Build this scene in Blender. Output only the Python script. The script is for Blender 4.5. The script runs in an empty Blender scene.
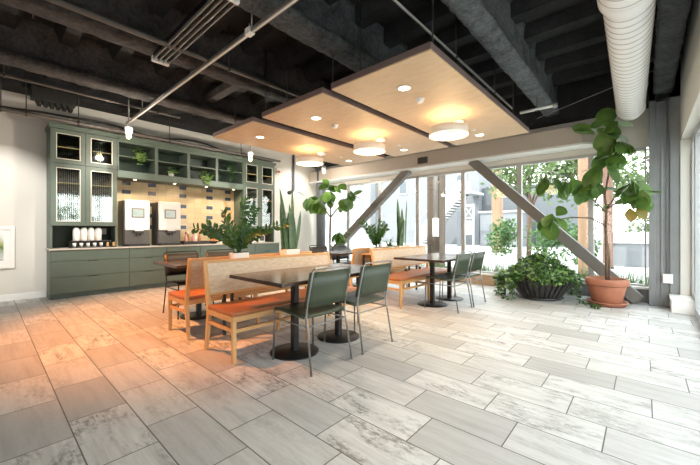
import bpy, math, random
from mathutils import Vector, Matrix
R = random.Random(7)
sc = bpy.context.scene
COL = sc.collection
PI = math.pi

# ------------------------------------------------------------------ mesh builder
class MB:
    def __init__(self):
        self.v = []; self.f = []; self.m = []; self.s = []
    def add(self, vs, fs, mi=0, smooth=False):
        b = len(self.v)
        self.v += [tuple(p) for p in vs]
        for f in fs:
            self.f.append(tuple(b + i for i in f)); self.m.append(mi); self.s.append(smooth)
        return self
    def box(self, x0, x1, y0, y1, z0, z1, mi=0):
        vs = [(x, y, z) for z in (z0, z1) for y in (y0, y1) for x in (x0, x1)]
        fs = [(0, 2, 3, 1), (4, 5, 7, 6), (0, 1, 5, 4), (2, 6, 7, 3), (0, 4, 6, 2), (1, 3, 7, 5)]
        return self.add(vs, fs, mi)
    def bar(self, p, q, w, h, up=(0, 0, 1), mi=0, w2=None, h2=None):
        """rectangular bar from p to q; w across, h along 'up'"""
        p = Vector(p); q = Vector(q); d = (q - p).normalized(); u = Vector(up)
        s = d.cross(u)
        if s.length < 1e-5: s = d.cross(Vector((1, 0, 0)))
        s.normalize(); u = s.cross(d).normalized()
        w2 = w if w2 is None else w2; h2 = h if h2 is None else h2
        vs = []
        for c, a, b in ((p, w, h), (q, w2, h2)):
            for sx, sy in ((-1, -1), (1, -1), (1, 1), (-1, 1)):
                vs.append(c + s * sx * a / 2 + u * sy * b / 2)
        fs = [(3, 2, 1, 0), (4, 5, 6, 7), (0, 1, 5, 4), (1, 2, 6, 5), (2, 3, 7, 6), (3, 0, 4, 7)]
        return self.add(vs, fs, mi)
    def tube(self, pts, r, n=10, mi=0, cap=True):
        pts = [Vector(p) for p in pts]
        rs = r if isinstance(r, (list, tuple)) else [r] * len(pts)
        vs = []; fs = []; prev = None
        for i, p in enumerate(pts):
            if i == 0: d = pts[1] - p
            elif i == len(pts) - 1: d = p - pts[i - 1]
            else: d = (pts[i + 1] - p).normalized() + (p - pts[i - 1]).normalized()
            d.normalize()
            if prev is None:
                a = d.cross(Vector((0, 0, 1)))
                if a.length < 1e-3: a = d.cross(Vector((1, 0, 0)))
            else:
                a = prev - d * prev.dot(d)
            a.normalize(); prev = a; b = d.cross(a)
            for k in range(n):
                t = 2 * PI * k / n
                vs.append(p + (a * math.cos(t) + b * math.sin(t)) * rs[i])
        for i in range(len(pts) - 1):
            for k in range(n):
                k2 = (k + 1) % n
                fs.append((i * n + k, i * n + k2, (i + 1) * n + k2, (i + 1) * n + k))
        self.add(vs, fs, mi, True)
        if cap:
            b = len(self.v) - len(vs)
            self.f.append(tuple(b + k for k in reversed(range(n)))); self.m.append(mi); self.s.append(False)
            self.f.append(tuple(b + (len(pts) - 1) * n + k for k in range(n))); self.m.append(mi); self.s.append(False)
        return self
    def lathe(self, prof, c=(0, 0, 0), n=32, mi=0, axis='z', smooth=True, rib=None):
        vs = []; fs = []; N = len(prof)
        for k in range(n):
            t = 2 * PI * k / n
            for r, z in prof:
                rr = r * (rib(k) if rib else 1)
                x, y = rr * math.cos(t), rr * math.sin(t)
                p = (x, y, z) if axis == 'z' else ((z, x, y) if axis == 'x' else (x, z, y))
                vs.append((p[0] + c[0], p[1] + c[1], p[2] + c[2]))
        for k in range(n):
            k2 = (k + 1) % n
            for i in range(N - 1):
                fs.append((k * N + i, k2 * N + i, k2 * N + i + 1, k * N + i + 1))
        return self.add(vs, fs, mi, smooth)
    def prism(self, poly, h0, h1, axis='y', mi=0):
        def P(a, b, h): return {'y': (a, h, b), 'x': (h, a, b), 'z': (a, b, h)}[axis]
        n = len(poly)
        vs = [P(a, b, h0) for a, b in poly] + [P(a, b, h1) for a, b in poly]
        fs = [tuple(range(n)), tuple(range(2 * n - 1, n - 1, -1))]
        for i in range(n):
            j = (i + 1) % n
            fs.append((i, i + n, j + n, j))
        return self.add(vs, fs, mi)
    def ball(self, c, rx, ry=None, rz=None, n=12, m=8, mi=0):
        ry = rx if ry is None else ry; rz = rx if rz is None else rz
        vs = [(c[0], c[1], c[2] - rz)]; fs = []
        for i in range(1, m):
            a = -PI / 2 + PI * i / m
            for k in range(n):
                t = 2 * PI * k / n
                vs.append((c[0] + rx * math.cos(a) * math.cos(t), c[1] + ry * math.cos(a) * math.sin(t), c[2] + rz * math.sin(a)))
        vs.append((c[0], c[1], c[2] + rz)); top = len(vs) - 1
        for k in range(n):
            k2 = (k + 1) % n
            fs.append((0, 1 + k2, 1 + k)); fs.append((top, top - n + k, top - n + k2))
            for i in range(m - 2):
                fs.append((1 + i * n + k, 1 + i * n + k2, 1 + (i + 1) * n + k2, 1 + (i + 1) * n + k))
        return self.add(vs, fs, mi, True)
    def leaf(self, base, d, nrm, L, W, prof, curl=.25, fold=.15, seg=4, mi=0):
        base = Vector(base); d = Vector(d).normalized(); nrm = Vector(nrm)
        s = d.cross(nrm)
        if s.length < 1e-4: s = d.cross(Vector((.3, .8, .2)))
        s.normalize(); nn = s.cross(d).normalized()
        vs = []; fs = []
        for i in range(seg + 1):
            t = i / seg
            w = W * prof(t)
            c = base + d * (L * t) - nn * (curl * L * t * t)
            vs += [c - s * w / 2 + nn * fold * w, c, c + s * w / 2 + nn * fold * w]
        for i in range(seg):
            a = i * 3
            fs += [(a, a + 1, a + 4, a + 3), (a + 1, a + 2, a + 5, a + 4)]
        return self.add(vs, fs, mi, True)
    def build(self, name, mats, parent=None, loc=None, bevel=0, rot=None, seg=2):
        me = bpy.data.meshes.new(name)
        me.from_pydata(self.v, [], self.f)
        mats = mats if isinstance(mats, (list, tuple)) else [mats]
        for m in mats: me.materials.append(m)
        me.polygons.foreach_set('material_index', self.m)
        me.polygons.foreach_set('use_smooth', self.s)
        me.update()
        o = bpy.data.objects.new(name, me); COL.objects.link(o)
        if parent: o.parent = parent
        if loc: o.location = loc
        if rot: o.rotation_euler = rot
        if bevel:
            b = o.modifiers.new('bevel', 'BEVEL'); b.width = bevel; b.segments = seg; b.limit_method = 'ANGLE'
        return o

def B(*a, **k): return MB().box(*a, **k)

def tag(o, label, cat, group=None, kind=None):
    o['label'] = label; o['category'] = cat
    if group: o['group'] = group
    if kind: o['kind'] = kind
    return o
def thing(name, label, cat, loc, rz=0, group=None):
    o = bpy.data.objects.new(name, None); COL.objects.link(o)
    o.location = loc; o.rotation_euler = (0, 0, rz); o.empty_display_size = .1
    return tag(o, label, cat, group)
def struct(o):
    o['kind'] = 'structure'; return o
def dup(root, loc, rz=None, label=None, group=None):
    r = root.copy(); COL.objects.link(r); r.location = loc
    if rz is not None: r.rotation_euler = (0, 0, rz)
    if label: r['label'] = label
    if group: r['group'] = group
    for ch in list(root.children):
        c = ch.copy(); COL.objects.link(c); c.parent = r
        for g in list(ch.children):
            d = g.copy(); COL.objects.link(d); d.parent = c
    return r

# ------------------------------------------------------------------ materials
class NG:
    def __init__(self, name):
        self.mat = bpy.data.materials.new(name); self.mat.use_nodes = True
        self.t = self.mat.node_tree; self.t.nodes.clear()
        self.out = self.t.nodes.new('ShaderNodeOutputMaterial')
    def n(self, typ, ins=None, **props):
        nd = self.t.nodes.new(typ)
        for k, v in props.items(): setattr(nd, k, v)
        for k, v in (ins or {}).items(): self.set(nd.inputs[k], v)
        return nd
    def set(self, sock, v):
        if isinstance(v, bpy.types.NodeSocket): self.t.links.new(v, sock)
        elif isinstance(v, bpy.types.Node): self.t.links.new(v.outputs[0], sock)
        else: sock.default_value = v
    def math(self, op, a, b=0.0, c=None):
        nd = self.n('ShaderNodeMath', operation=op)
        self.set(nd.inputs[0], a); self.set(nd.inputs[1], b)
        if c is not None: self.set(nd.inputs[2], c)
        return nd.outputs[0]
    def mix(self, f, a, b):
        nd = self.n('ShaderNodeMix', data_type='RGBA')
        self.set(nd.inputs[0], f); self.set(nd.inputs[6], a); self.set(nd.inputs[7], b)
        return nd.outputs[2]
    def ramp(self, f, stops):
        nd = self.n('ShaderNodeValToRGB'); self.set(nd.inputs[0], f)
        e = nd.color_ramp.elements
        while len(e) < len(stops): e.new(.5)
        for el, (p, c) in zip(e, stops):
            el.position = p; el.color = c if len(c) == 4 else (*c, 1)
        return nd.outputs[0]
    def obj(self):
        return self.n('ShaderNodeTexCoord').outputs['Object']
    def scaled(self, sx, sy, sz, off=None):
        mp = self.n('ShaderNodeMapping', {'Vector': self.obj(), 'Scale': (sx, sy, sz)})
        return mp.outputs[0]
    def noise(self, vec, scale=1, detail=4, rough=.5):
        return self.n('ShaderNodeTexNoise', {'Vector': vec, 'Scale': scale, 'Detail': detail, 'Roughness': rough}).outputs[0]
    def bump(self, h, strength=.3, dist=.01):
        return self.n('ShaderNodeBump', {'Height': h, 'Strength': strength, 'Distance': dist}).outputs[0]
    def pr(self, col, rough=.5, metal=0.0, normal=None, emis=None, estr=0, coat=0, spec=.5):
        b = self.n('ShaderNodeBsdfPrincipled')
        self.set(b.inputs['Base Color'], col if not isinstance(col, tuple) else (*col[:3], 1))
        self.set(b.inputs['Roughness'], rough); self.set(b.inputs['Metallic'], metal)
        self.set(b.inputs['Specular IOR Level'], spec)
        if coat: b.inputs['Coat Weight'].default_value = coat
        if normal is not None: self.set(b.inputs['Normal'], normal)
        if emis is not None:
            b.inputs['Emission Color'].default_value = (*emis, 1); b.inputs['Emission Strength'].default_value = estr
        self.t.links.new(b.outputs[0], self.out.inputs[0]); return b
    def done(self, sh=None):
        if sh is not None: self.set(self.out.inputs[0], sh)
        return self.mat

def plain(name, c, rough=.5, metal=0.0, var=.08, scale=8, bump=0, bscale=60, coat=0, spec=.5):
    g = NG(name)
    f = g.noise(g.obj(), scale, 4)
    c1 = tuple(max(0, x * (1 - var)) for x in c) + (1,); c2 = tuple(min(1, x * (1 + var)) for x in c) + (1,)
    col = g.ramp(f, [(.3, c1), (.7, c2)])
    nr = g.bump(g.noise(g.obj(), bscale, 3), bump, .004) if bump else None
    g.pr(col, rough, metal, nr, coat=coat, spec=spec)
    return g.mat
def emit(name, c, s):
    g = NG(name)
    e = g.n('ShaderNodeEmission', {'Color': (*c, 1), 'Strength': s})
    return g.done(e)
def wood(name, c1, c2, axis='y', rough=.45, scale=1, coat=0):
    g = NG(name)
    st = {'x': (1.5, 22, 22), 'y': (22, 1.5, 22), 'z': (22, 22, 1.5)}[axis]
    v = g.scaled(*[k * scale for k in st])
    n1 = g.noise(v, 1, 6, .6); n2 = g.noise(g.scaled(*[k * scale * 3 for k in st]), 1, 3)
    f = g.math('ADD', g.math('MULTIPLY', n1, .75), g.math('MULTIPLY', n2, .25))
    col = g.ramp(f, [(.32, c1), (.68, c2)])
    g.pr(col, rough, 0, g.bump(f, .12, .003), coat=coat)
    return g.mat
def leafmat(name, c1, c2, rough=.4, scale=6, trans=.25):
    g = NG(name)
    col = g.ramp(g.noise(g.obj(), scale, 3), [(.3, c1), (.7, c2)])
    b = g.pr(col, rough)
    tr = g.n('ShaderNodeBsdfTranslucent', {'Color': col})
    ms = g.n('ShaderNodeMixShader', {0: trans, 1: b.outputs[0], 2: tr.outputs[0]})
    return g.done(ms)

def floor_material():
    g = NG('floor_tile')
    sep = g.n('ShaderNodeSeparateXYZ', {0: g.obj()})
    x, y = sep.outputs[0], sep.outputs[1]
    LX, LY = .655, .326
    ry = g.math('DIVIDE', g.math('SUBTRACT', y, .044), LY)
    row = g.math('FLOOR', ry)
    xo = g.math('ADD', g.math('SUBTRACT', x, .255), g.math('MULTIPLY', g.math('SUBTRACT', row, 5), .21833))
    cx = g.math('DIVIDE', xo, LX); colm = g.math('FLOOR', cx)
    fx = g.math('MULTIPLY', g.math('SUBTRACT', cx, colm), LX); fy = g.math('MULTIPLY', g.math('SUBTRACT', ry, row), LY)
    ex = g.math('MINIMUM', fx, g.math('SUBTRACT', LX, fx)); ey = g.math('MINIMUM', fy, g.math('SUBTRACT', LY, fy))
    ed = g.math('MINIMUM', ex, ey)
    grout = g.math('LESS_THAN', ed, .0036)
    cell = g.n('ShaderNodeCombineXYZ', {0: colm, 1: row, 2: 3.0})
    wn = g.n('ShaderNodeTexWhiteNoise', {'Vector': cell.outputs[0]}, noise_dimensions='3D')
    rnd = wn.outputs['Value']; rc = g.n('ShaderNodeSeparateColor', {0: wn.outputs['Color']})
    r2, r3 = rc.outputs[0], rc.outputs[1]
    def tv(sx, sy, k):
        cmb = g.n('ShaderNodeCombineXYZ', {0: g.math('ADD', g.math('MULTIPLY', x, sx), g.math('MULTIPLY', r2, 31 * k)),
                                          1: g.math('ADD', g.math('MULTIPLY', y, sy), g.math('MULTIPLY', r3, 17 * k)), 2: g.math('MULTIPLY', rnd, 9)})
        return cmb.outputs[0]
    streak = g.noise(tv(1.4, 16, 1), 1, 7, .62)
    fine = g.noise(tv(9, 60, 2), 1, 4, .6)
    blot = g.noise(tv(3.2, 8, 3), 1, 7, .7)
    speck = g.noise(tv(20, 44, 4), 1, 6, .75)
    base = g.ramp(rnd, [(0, (.39, .382, .37)), (.25, (.49, .482, .47)), (.6, (.58, .575, .56)), (1, (.65, .645, .63))])
    c = g.mix(g.math('MULTIPLY', g.ramp(streak, [(.45, (0, 0, 0)), (.70, (1, 1, 1))]), .45), base, (.27, .25, .235, 1))
    c = g.mix(g.math('MULTIPLY', g.ramp(fine, [(.45, (0, 0, 0)), (.8, (1, 1, 1))]), .35), c, (.33, .31, .29, 1))
    # weathered dark blotches on some tiles
    pm = g.ramp(r2, [(.35, (.10, .10, .10)), (.85, (1, 1, 1))])
    bm = g.math('MULTIPLY', g.ramp(blot, [(.48, (0, 0, 0)), (.60, (1, 1, 1))]), g.ramp(speck, [(.42, (0, 0, 0)), (.56, (1, 1, 1))]))
    c = g.mix(g.math('MULTIPLY', g.math('MULTIPLY', bm, pm), .8), c, (.13, .12, .11, 1))
    c = g.mix(grout, c, (.09, .084, .076, 1))
    h = g.math('SUBTRACT', g.math('MULTIPLY', streak, .15), g.math('MULTIPLY', grout, 1.0))
    rough = g.math('ADD', .34, g.math('MULTIPLY', streak, .25))
    g.pr(c, rough, 0, g.bump(h, .25, .004))
    return g.mat

def cane_material():
    g = NG('cane_weave')
    sep = g.n('ShaderNodeSeparateXYZ', {0: g.obj()})
    y, z = sep.outputs[1], sep.outputs[2]
    def wav(v, k): return g.math('ABSOLUTE', g.math('SINE', g.math('MULTIPLY', v, k)))
    hole = g.math('MULTIPLY', wav(y, 260), wav(z, 260))
    hm = g.math('GREATER_THAN', hole, .72)
    n = g.noise(g.scaled(14, 14, 40), 1, 4)
    c = g.ramp(n, [(.3, (.52, .39, .265)), (.7, (.66, .53, .39))])
    c = g.mix(g.math('MULTIPLY', hm, .7), c, (.24, .17, .11, 1))
    g.pr(c, .42, 0, g.bump(hole, .35, .002))
    return g.mat

def backsplash_material():
    g = NG('gold_glazed_tile')
    sep = g.n('ShaderNodeSeparateXYZ', {0: g.obj()})
    y, z = sep.outputs[1], sep.outputs[2]
    W, H = .168, .127
    cy = g.math('DIVIDE', y, W); cz = g.math('DIVIDE', z, H)
    iy = g.math('FLOOR', cy); iz = g.math('FLOOR', cz)
    fy = g.math('MULTIPLY', g.math('SUBTRACT', cy, iy), W); fz = g.math('MULTIPLY', g.math('SUBTRACT', cz, iz), H)
    ed = g.math('MINIMUM', g.math('MINIMUM', fy, g.math('SUBTRACT', W, fy)), g.math('MINIMUM', fz, g.math('SUBTRACT', H, fz)))
    gr = g.math('LESS_THAN', ed, .003)
    wn = g.n('ShaderNodeTexWhiteNoise', {'Vector': g.n('ShaderNodeCombineXYZ', {0: iy, 1: iz, 2: 1.0}).outputs[0]}, noise_dimensions='3D')
    c = g.ramp(wn.outputs[0], [(0, (.43, .335, .19)), (1, (.50, .395, .235))])
    c = g.mix(gr, c, (.36, .28, .16, 1))
    bh = g.math('ADD', g.noise(g.scaled(6, 6, 6), 1, 2), g.math('MULTIPLY', gr, -1.0))
    g.pr(c, .14, 0, g.bump(bh, .18, .01))
    return g.mat

def reeded_material(name, r0, r1, tint):
    g = NG(name)
    sep = g.n('ShaderNodeSeparateXYZ', {0: g.obj()})
    ph = g.math('FRACT', g.math('DIVIDE', sep.outputs[1], .030))
    st = g.math('LESS_THAN', ph, .36)
    nb = g.bump(g.math('ABSOLUTE', g.math('SUBTRACT', ph, .5)), .06, .004)
    f = g.math('ADD', r1, g.math('MULTIPLY', st, r0 - r1))
    gl = g.n('ShaderNodeBsdfGlossy', {'Color': (.9, .94, .92, 1), 'Roughness': .05, 'Normal': nb})
    tr = g.n('ShaderNodeBsdfTransparent', {'Color': (*tint, 1)})
    ms = g.n('ShaderNodeMixShader', {0: f, 1: tr.outputs[0], 2: gl.outputs[0]})
    return g.done(ms)
def glass_material(name='clear_glass', tint=(.97, .99, .98), base=.03, facing=.35):
    g = NG(name)
    lw = g.n('ShaderNodeLayerWeight', {'Blend': .25})
    f = g.math('ADD', g.math('MULTIPLY', lw.outputs['Facing'], facing), base)
    f = g.math('MINIMUM', g.math('MULTIPLY', f, .45), .5)
    gl = g.n('ShaderNodeBsdfGlossy', {'Color': (1, 1, 1, 1), 'Roughness': .0})
    tr = g.n('ShaderNodeBsdfTransparent', {'Color': (*tint, 1)})
    ms = g.n('ShaderNodeMixShader', {0: f, 1: tr.outputs[0], 2: gl.outputs[0]})
    return g.done(ms)
def spray_material(name, c, strength=.9):
    g = NG(name)
    n = g.noise(g.obj(), 22, 7, .75); n2 = g.noise(g.obj(), 4, 3)
    f = g.math('ADD', g.math('MULTIPLY', n, .6), g.math('MULTIPLY', n2, .4))
    col = g.ramp(f, [(.38, tuple(k * .35 for k in c)), (.62, tuple(k * 1.9 for k in c))])
    g.pr(col, .8, 0, g.bump(n, strength, .03))
    return g.mat

M = {}
M['floor'] = floor_material()
M['wall'] = plain('wall_paint', (.66, .635, .58), .7, var=.02, scale=2, bump=.05, bscale=200)
M['wallwarm'] = plain('soffit_paint', (.52, .455, .385), .6, var=.03, scale=2, bump=.05, bscale=150)
M['white'] = plain('white_paint', (.80, .79, .76), .5, var=.02)
M['frame'] = plain('window_frame_grey', (.42, .41, .39), .4, .3, var=.04)
M['framelight'] = plain('door_frame_light', (.36, .37, .375), .4, .2, var=.03)
M['deck'] = spray_material('dark_ceiling_spray', (.011, .012, .013), .6)
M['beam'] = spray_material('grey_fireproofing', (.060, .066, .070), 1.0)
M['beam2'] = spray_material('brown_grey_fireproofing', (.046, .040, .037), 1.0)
M['beamlit'] = spray_material('lit_grey_fireproofing', (.105, .115, .12), 1.0)  # brighter copy of the beam grey, the light on it put into the colour
M['darkmetal'] = plain('dark_metal', (.05, .048, .045), .5, .6)
M['brownpipe'] = plain('brown_grey_pipe', (.12, .108, .095), .55, .4)
M['galv'] = plain('galvanised_steel', (.36, .345, .325), .4, .7, var=.12, scale=20)
M['brace'] = plain('brace_paint', (.15, .138, .122), .5, var=.04)
M['column'] = plain('column_grey_paint', (.215, .222, .225), .45, var=.05)
M['coldark'] = plain('column_dark_paint', (.11, .118, .125), .45, var=.05)
M['duct'] = plain('white_duct', (.80, .79, .77), .45, var=.02)
M['seam'] = plain('duct_seam', (.46, .455, .44), .5, .3)
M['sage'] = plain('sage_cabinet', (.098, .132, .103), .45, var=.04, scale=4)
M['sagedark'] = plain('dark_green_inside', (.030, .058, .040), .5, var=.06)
M['pull'] = plain('cabinet_pull', (.04, .045, .035), .4, .4)
M['counter'] = plain('stone_counter', (.52, .47, .40), .3, var=.06, scale=30)
M['brasstrim'] = plain('pale_door_bead', (.66, .62, .52), .4, .2)
M['goldtile'] = backsplash_material()
M['bluetile'] = plain('dark_blue_tile', (.035, .05, .085), .15, var=.2, scale=20)
M['reeded'] = reeded_material('reeded_glass', .04, .34, (.62, .68, .64))
M['reededtop'] = reeded_material('reeded_glass_upper', .02, .10, (.55, .60, .56))
M['glass'] = glass_material()
M['cabglass'] = glass_material('cabinet_glass', (.80, .85, .82), .12, .6)
M['ledstrip'] = emit('warm_shelf_strip', (1, .62, .28), 1.2)
M['oak'] = wood('oak_wood', (.48, .255, .095), (.64, .375, .155), 'z')
M['oaky'] = wood('oak_wood_long', (.48, .255, .095), (.64, .375, .155), 'y')
M['leather'] = plain('tan_leather', (.37, .125, .042), .42, var=.14, scale=5, bump=.12, bscale=120)
M['cane'] = cane_material()
M['tabletop'] = wood('dark_walnut_top', (.034, .020, .014), (.072, .045, .033), 'y', .2)
M['tableedge'] = wood('dark_walnut_edge', (.06, .038, .032), (.11, .075, .06), 'y', .4)
M['blackmetal'] = plain('black_metal', (.014, .014, .014), .38, .3)
M['steel'] = plain('gunmetal_tube', (.26, .26, .25), .3, .8)
M['greenleather'] = plain('green_leather', (.033, .047, .026), .45, var=.1, scale=6, bump=.08, bscale=150)
M['blackleather'] = plain('black_leather', (.012, .011, .010), .45, var=.15)
M['panel'] = None
g = NG('birch_panel')
v = g.scaled(3, 9, 3); n = g.noise(v, 1.5, 6, .6)
g.pr(g.ramp(n, [(.3, (.58, .40, .235)), (.7, (.67, .485, .30))]), .55, 0, g.bump(n, .05, .002)); M['panel'] = g.mat
M['paneledge'] = plain('panel_edge', (.155, .105, .095), .6, var=.1)
M['lampwhite'] = plain('lamp_white', (.82, .80, .76), .4, var=.02)
M['glow'] = emit('warm_lamp_glow', (1, .76, .46), 3.6)
M['glowdisc'] = emit('downlight_glow', (1, .86, .64), 9)
M['bulb'] = emit('bulb_glow', (1, .72, .38), 14)
M['terracotta'] = plain('terracotta', (.36, .135, .075), .7, var=.12, scale=7, bump=.1)
M['soil'] = plain('soil', (.045, .03, .02), .9, var=.3, scale=40, bump=.6)
M['bark'] = plain('bark_brown', (.14, .09, .06), .8, var=.3, scale=25, bump=.5)
M['leaffig'] = leafmat('fig_leaf', (.050, .115, .020), (.135, .25, .050), .35, 5)
M['leafivy'] = leafmat('ivy_leaf', (.016, .055, .014), (.085, .18, .040), .4, 9)
M['leafzz'] = leafmat('zz_leaf', (.018, .070, .018), (.060, .16, .035), .3, 8)
M['leafsnake'] = leafmat('snake_leaf', (.035, .095, .035), (.12, .20, .075), .4, 14, .1)
M['leaflight'] = leafmat('light_leaf', (.11, .24, .050), (.30, .44, .13), .45, 8)
M['leafyellow'] = leafmat('yellowing_leaf', (.26, .15, .015), (.14, .17, .03), .45, 10)
M['leaftree'] = leafmat('tree_leaf', (.055, .10, .03), (.15, .21, .085), .6, 2, .35)
M['leafbush'] = leafmat('bush_leaf', (.03, .085, .022), (.09, .17, .05), .6, 2, .3)
M['potdark'] = plain('dark_ceramic', (.030, .027, .025), .3, var=.2, scale=12)
M['potwhite'] = plain('white_ceramic', (.75, .74, .70), .35, var=.03)
M['kettle'] = plain('white_plastic', (.80, .78, .74), .3, var=.01)
M['blush'] = plain('blush_plastic', (.78, .66, .60), .35, var=.02)
M['blackplastic'] = plain('black_plastic', (.022, .020, .018), .35, var=.1)
M['steelpanel'] = plain('brushed_steel', (.11, .10, .09), .4, .5, var=.08)
M['concrete'] = plain('exterior_concrete', (.40, .395, .38), .9, var=.08, scale=1)
M['facade'] = plain('grey_stucco', (.16, .168, .18), .8, var=.03, scale=.6)
M['facadelt'] = plain('pale_stucco', (.27, .275, .28), .8, var=.03, scale=.6)
M['facadedk'] = plain('dark_stucco', (.085, .092, .102), .8, var=.05, scale=.6)
M['extwhite'] = plain('white_steel', (.40, .40, .40), .5, var=.02)
M['windowdk'] = plain('dark_window', (.07, .085, .10), .1, var=.1)
M['timber'] = wood('weathered_timber', (.040, .027, .019), (.125, .088, .060), 'z', .8, .4)
M['timberlt'] = wood('pale_timber', (.20, .115, .065), (.30, .19, .12), 'z', .7, .5)
M['timberred'] = wood('red_timber', (.09, .045, .03), (.16, .085, .055), 'z', .7, .5)
M['woodbase'] = wood('base_board_wood', (.42, .29, .19), (.56, .41, .28), 'x', .5)
M['grass'] = leafmat('grass_blade', (.035, .085, .02), (.11, .18, .055), .6, 3, .3)

# ------------------------------------------------------------------ setting
XL, XR, YB, YF = -8.42, .42, 7.75, -4.6     # left wall, right wall, window wall, wall behind the camera
ZC = 4.1
struct(B(XL - .2, .78, YF - .2, YB + .12, -.12, 0).build('floor', M['floor']))
# ceiling: corrugated dark deck, ribs run across the beams
mb = B(XL - .2, .9, YF - .2, YB + .2, ZC, ZC + .15)
y = -4.3
while y < 7.6:
    mb.prism([(y, ZC), (y + .08, ZC - .16), (y + .24, ZC - .17), (y + .32, ZC)], XL, .7, 'x'); y += .62
struct(mb.build('ceiling', M['deck']))
def ibeam(name, x, w, z0, mat, y0=YF, y1=YB):
    """steel beam thickly sprayed with fireproofing: soft I section with a lumpy skin"""
    h = ZC + .02 - z0; a = w / 2
    sec = [(-a * .8, 0), (-a * .3, -.012), (a * .3, -.012), (a * .8, 0), (a, .03), (a, .075), (a * .82, .105), (.10, .135), (.085, .2), (.085, .36), (.10, .46), (a * .8, h - .08), (a, h),
           (-a, h), (-a * .8, h - .08), (-.10, .46), (-.085, .36), (-.085, .2), (-.10, .135), (-a * .82, .105), (-a, .075), (-a, .03)]
    n = len(sec); N = 150; rr = random.Random(int(abs(x) * 100)); vs = []; fs = []
    for i in range(N + 1):
        y = y0 + (y1 - y0) * i / N
        for k, (u, v) in enumerate(sec):
            j = 0 if k in (12, 13) else .011
            vs.append((x + u + rr.uniform(-j, j), y, z0 + v + rr.uniform(-j, j)))
    for i in range(N):
        for k in range(n):
            k2 = (k + 1) % n
            fs.append((i * n + k, (i + 1) * n + k, (i + 1) * n + k2, i * n + k2))
    fs.append(tuple(range(n))); fs.append(tuple(N * n + k for k in reversed(range(n))))
    return struct(MB().add(vs, fs, 0, True).build(name, mat))
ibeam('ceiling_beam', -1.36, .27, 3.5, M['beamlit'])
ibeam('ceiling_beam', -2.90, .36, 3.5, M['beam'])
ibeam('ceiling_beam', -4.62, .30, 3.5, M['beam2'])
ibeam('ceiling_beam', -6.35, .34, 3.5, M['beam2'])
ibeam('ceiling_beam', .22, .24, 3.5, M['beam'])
struct(B(XL, -7.95, YF, YB, 3.72, ZC + .01).build('ceiling_beam', M['deck'], bevel=.02))
struct(B(XL, .7, 7.42, YB, 3.38, ZC + .01).build('ceiling_beam', M['deck'], bevel=.02))
# diagonal members up in the dark
struct(MB().bar((-4.5, 2.9, 3.78), (-6.4, 2.9, 3.78), .16, .14).build('ceiling_joist', M['beam2'], bevel=.01))
struct(MB().bar((-6.4, 3.0, 3.66), (-7.9, 1.9, 3.66), .14, .1).build('ceiling_joist', M['darkmetal'], bevel=.01))
struct(MB().bar((-6.4, 5.2, 3.66), (-7.9, 4.1, 3.66), .14, .1).build('ceiling_joist', M['darkmetal'], bevel=.01))

# walls
struct(B(XL - .2, XL, YF - .2, YB + .2, 0, ZC).build('wall_left', M['wall']))
struct(B(XL, XL + .015, YF, .79, 0, .115).build('baseboard_left', M['white'], bevel=.003))
struct(B(XL, XL + .015, 5.77, YB, 0, .115).build('baseboard_left_end', M['white'], bevel=.003))
mb = B(XL - .2, .42, YB, YB + .15, 2.72, ZC)                # above the windows
mb.box(XL - .2, -8.32, YB, YB + .15, 0, 2.72)              # pier in the far corner
mb.box(XL, .42, YB, YB + .15, 0, .24)
struct(mb.build('wall_back', M['wall']))
struct(B(-8.40, -2.03, YB - .03, YB, 0, .225).build('baseboard_back', M['woodbase'], bevel=.004))
struct(B(-2.03, .06, YB - .03, YB, 0, .225).build('baseboard_back_end', M['column'], bevel=.004))
struct(B(-8.40, .06, YB - .07, YB + .05, .225, .262).build('trim_1', M['white'], bevel=.004))
# boxed header beam with a chamfered end
mb = MB().prism([(XL, 7.32), (-.86, 7.32), (-.42, YB), (XL, YB)], 2.86, 3.20, 'z')
struct(mb.build('trim_2', M['wallwarm'], bevel=.012))
struct(MB().prism([(XL, 7.29), (-.85, 7.29), (-.38, YB), (XL, YB)], 2.82, 2.86, 'z').build('trim_3', M['white'], bevel=.006))
# small vent grille set in the header
# windows
mull = [-8.3, -7.05, -5.8, -4.54, -3.29, -2.03, -.77, .04]
for i in range(7):
    x0, x1 = mull[i], mull[i + 1]
    mb = MB()
    f = .045
    mb.box(x0 - f / 2, x0 + f, 7.76, 7.84, .24, 2.72)
    mb.box(x1 - f, x1 - f / 2, 7.76, 7.84, .24, 2.72)
    mb.box(x0 + f, x1 - f, 7.76, 7.84, .24, .30)
    mb.box(x0 + f, x1 - f, 7.76, 7.84, 2.66, 2.72)
    w = struct(mb.build('window_%d' % (i + 1), M['frame'], bevel=.004))
    B(x0 + f, x1 - f, 7.795, 7.803, .30, 2.66).build('window_glass', M['glass'], w)
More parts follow.
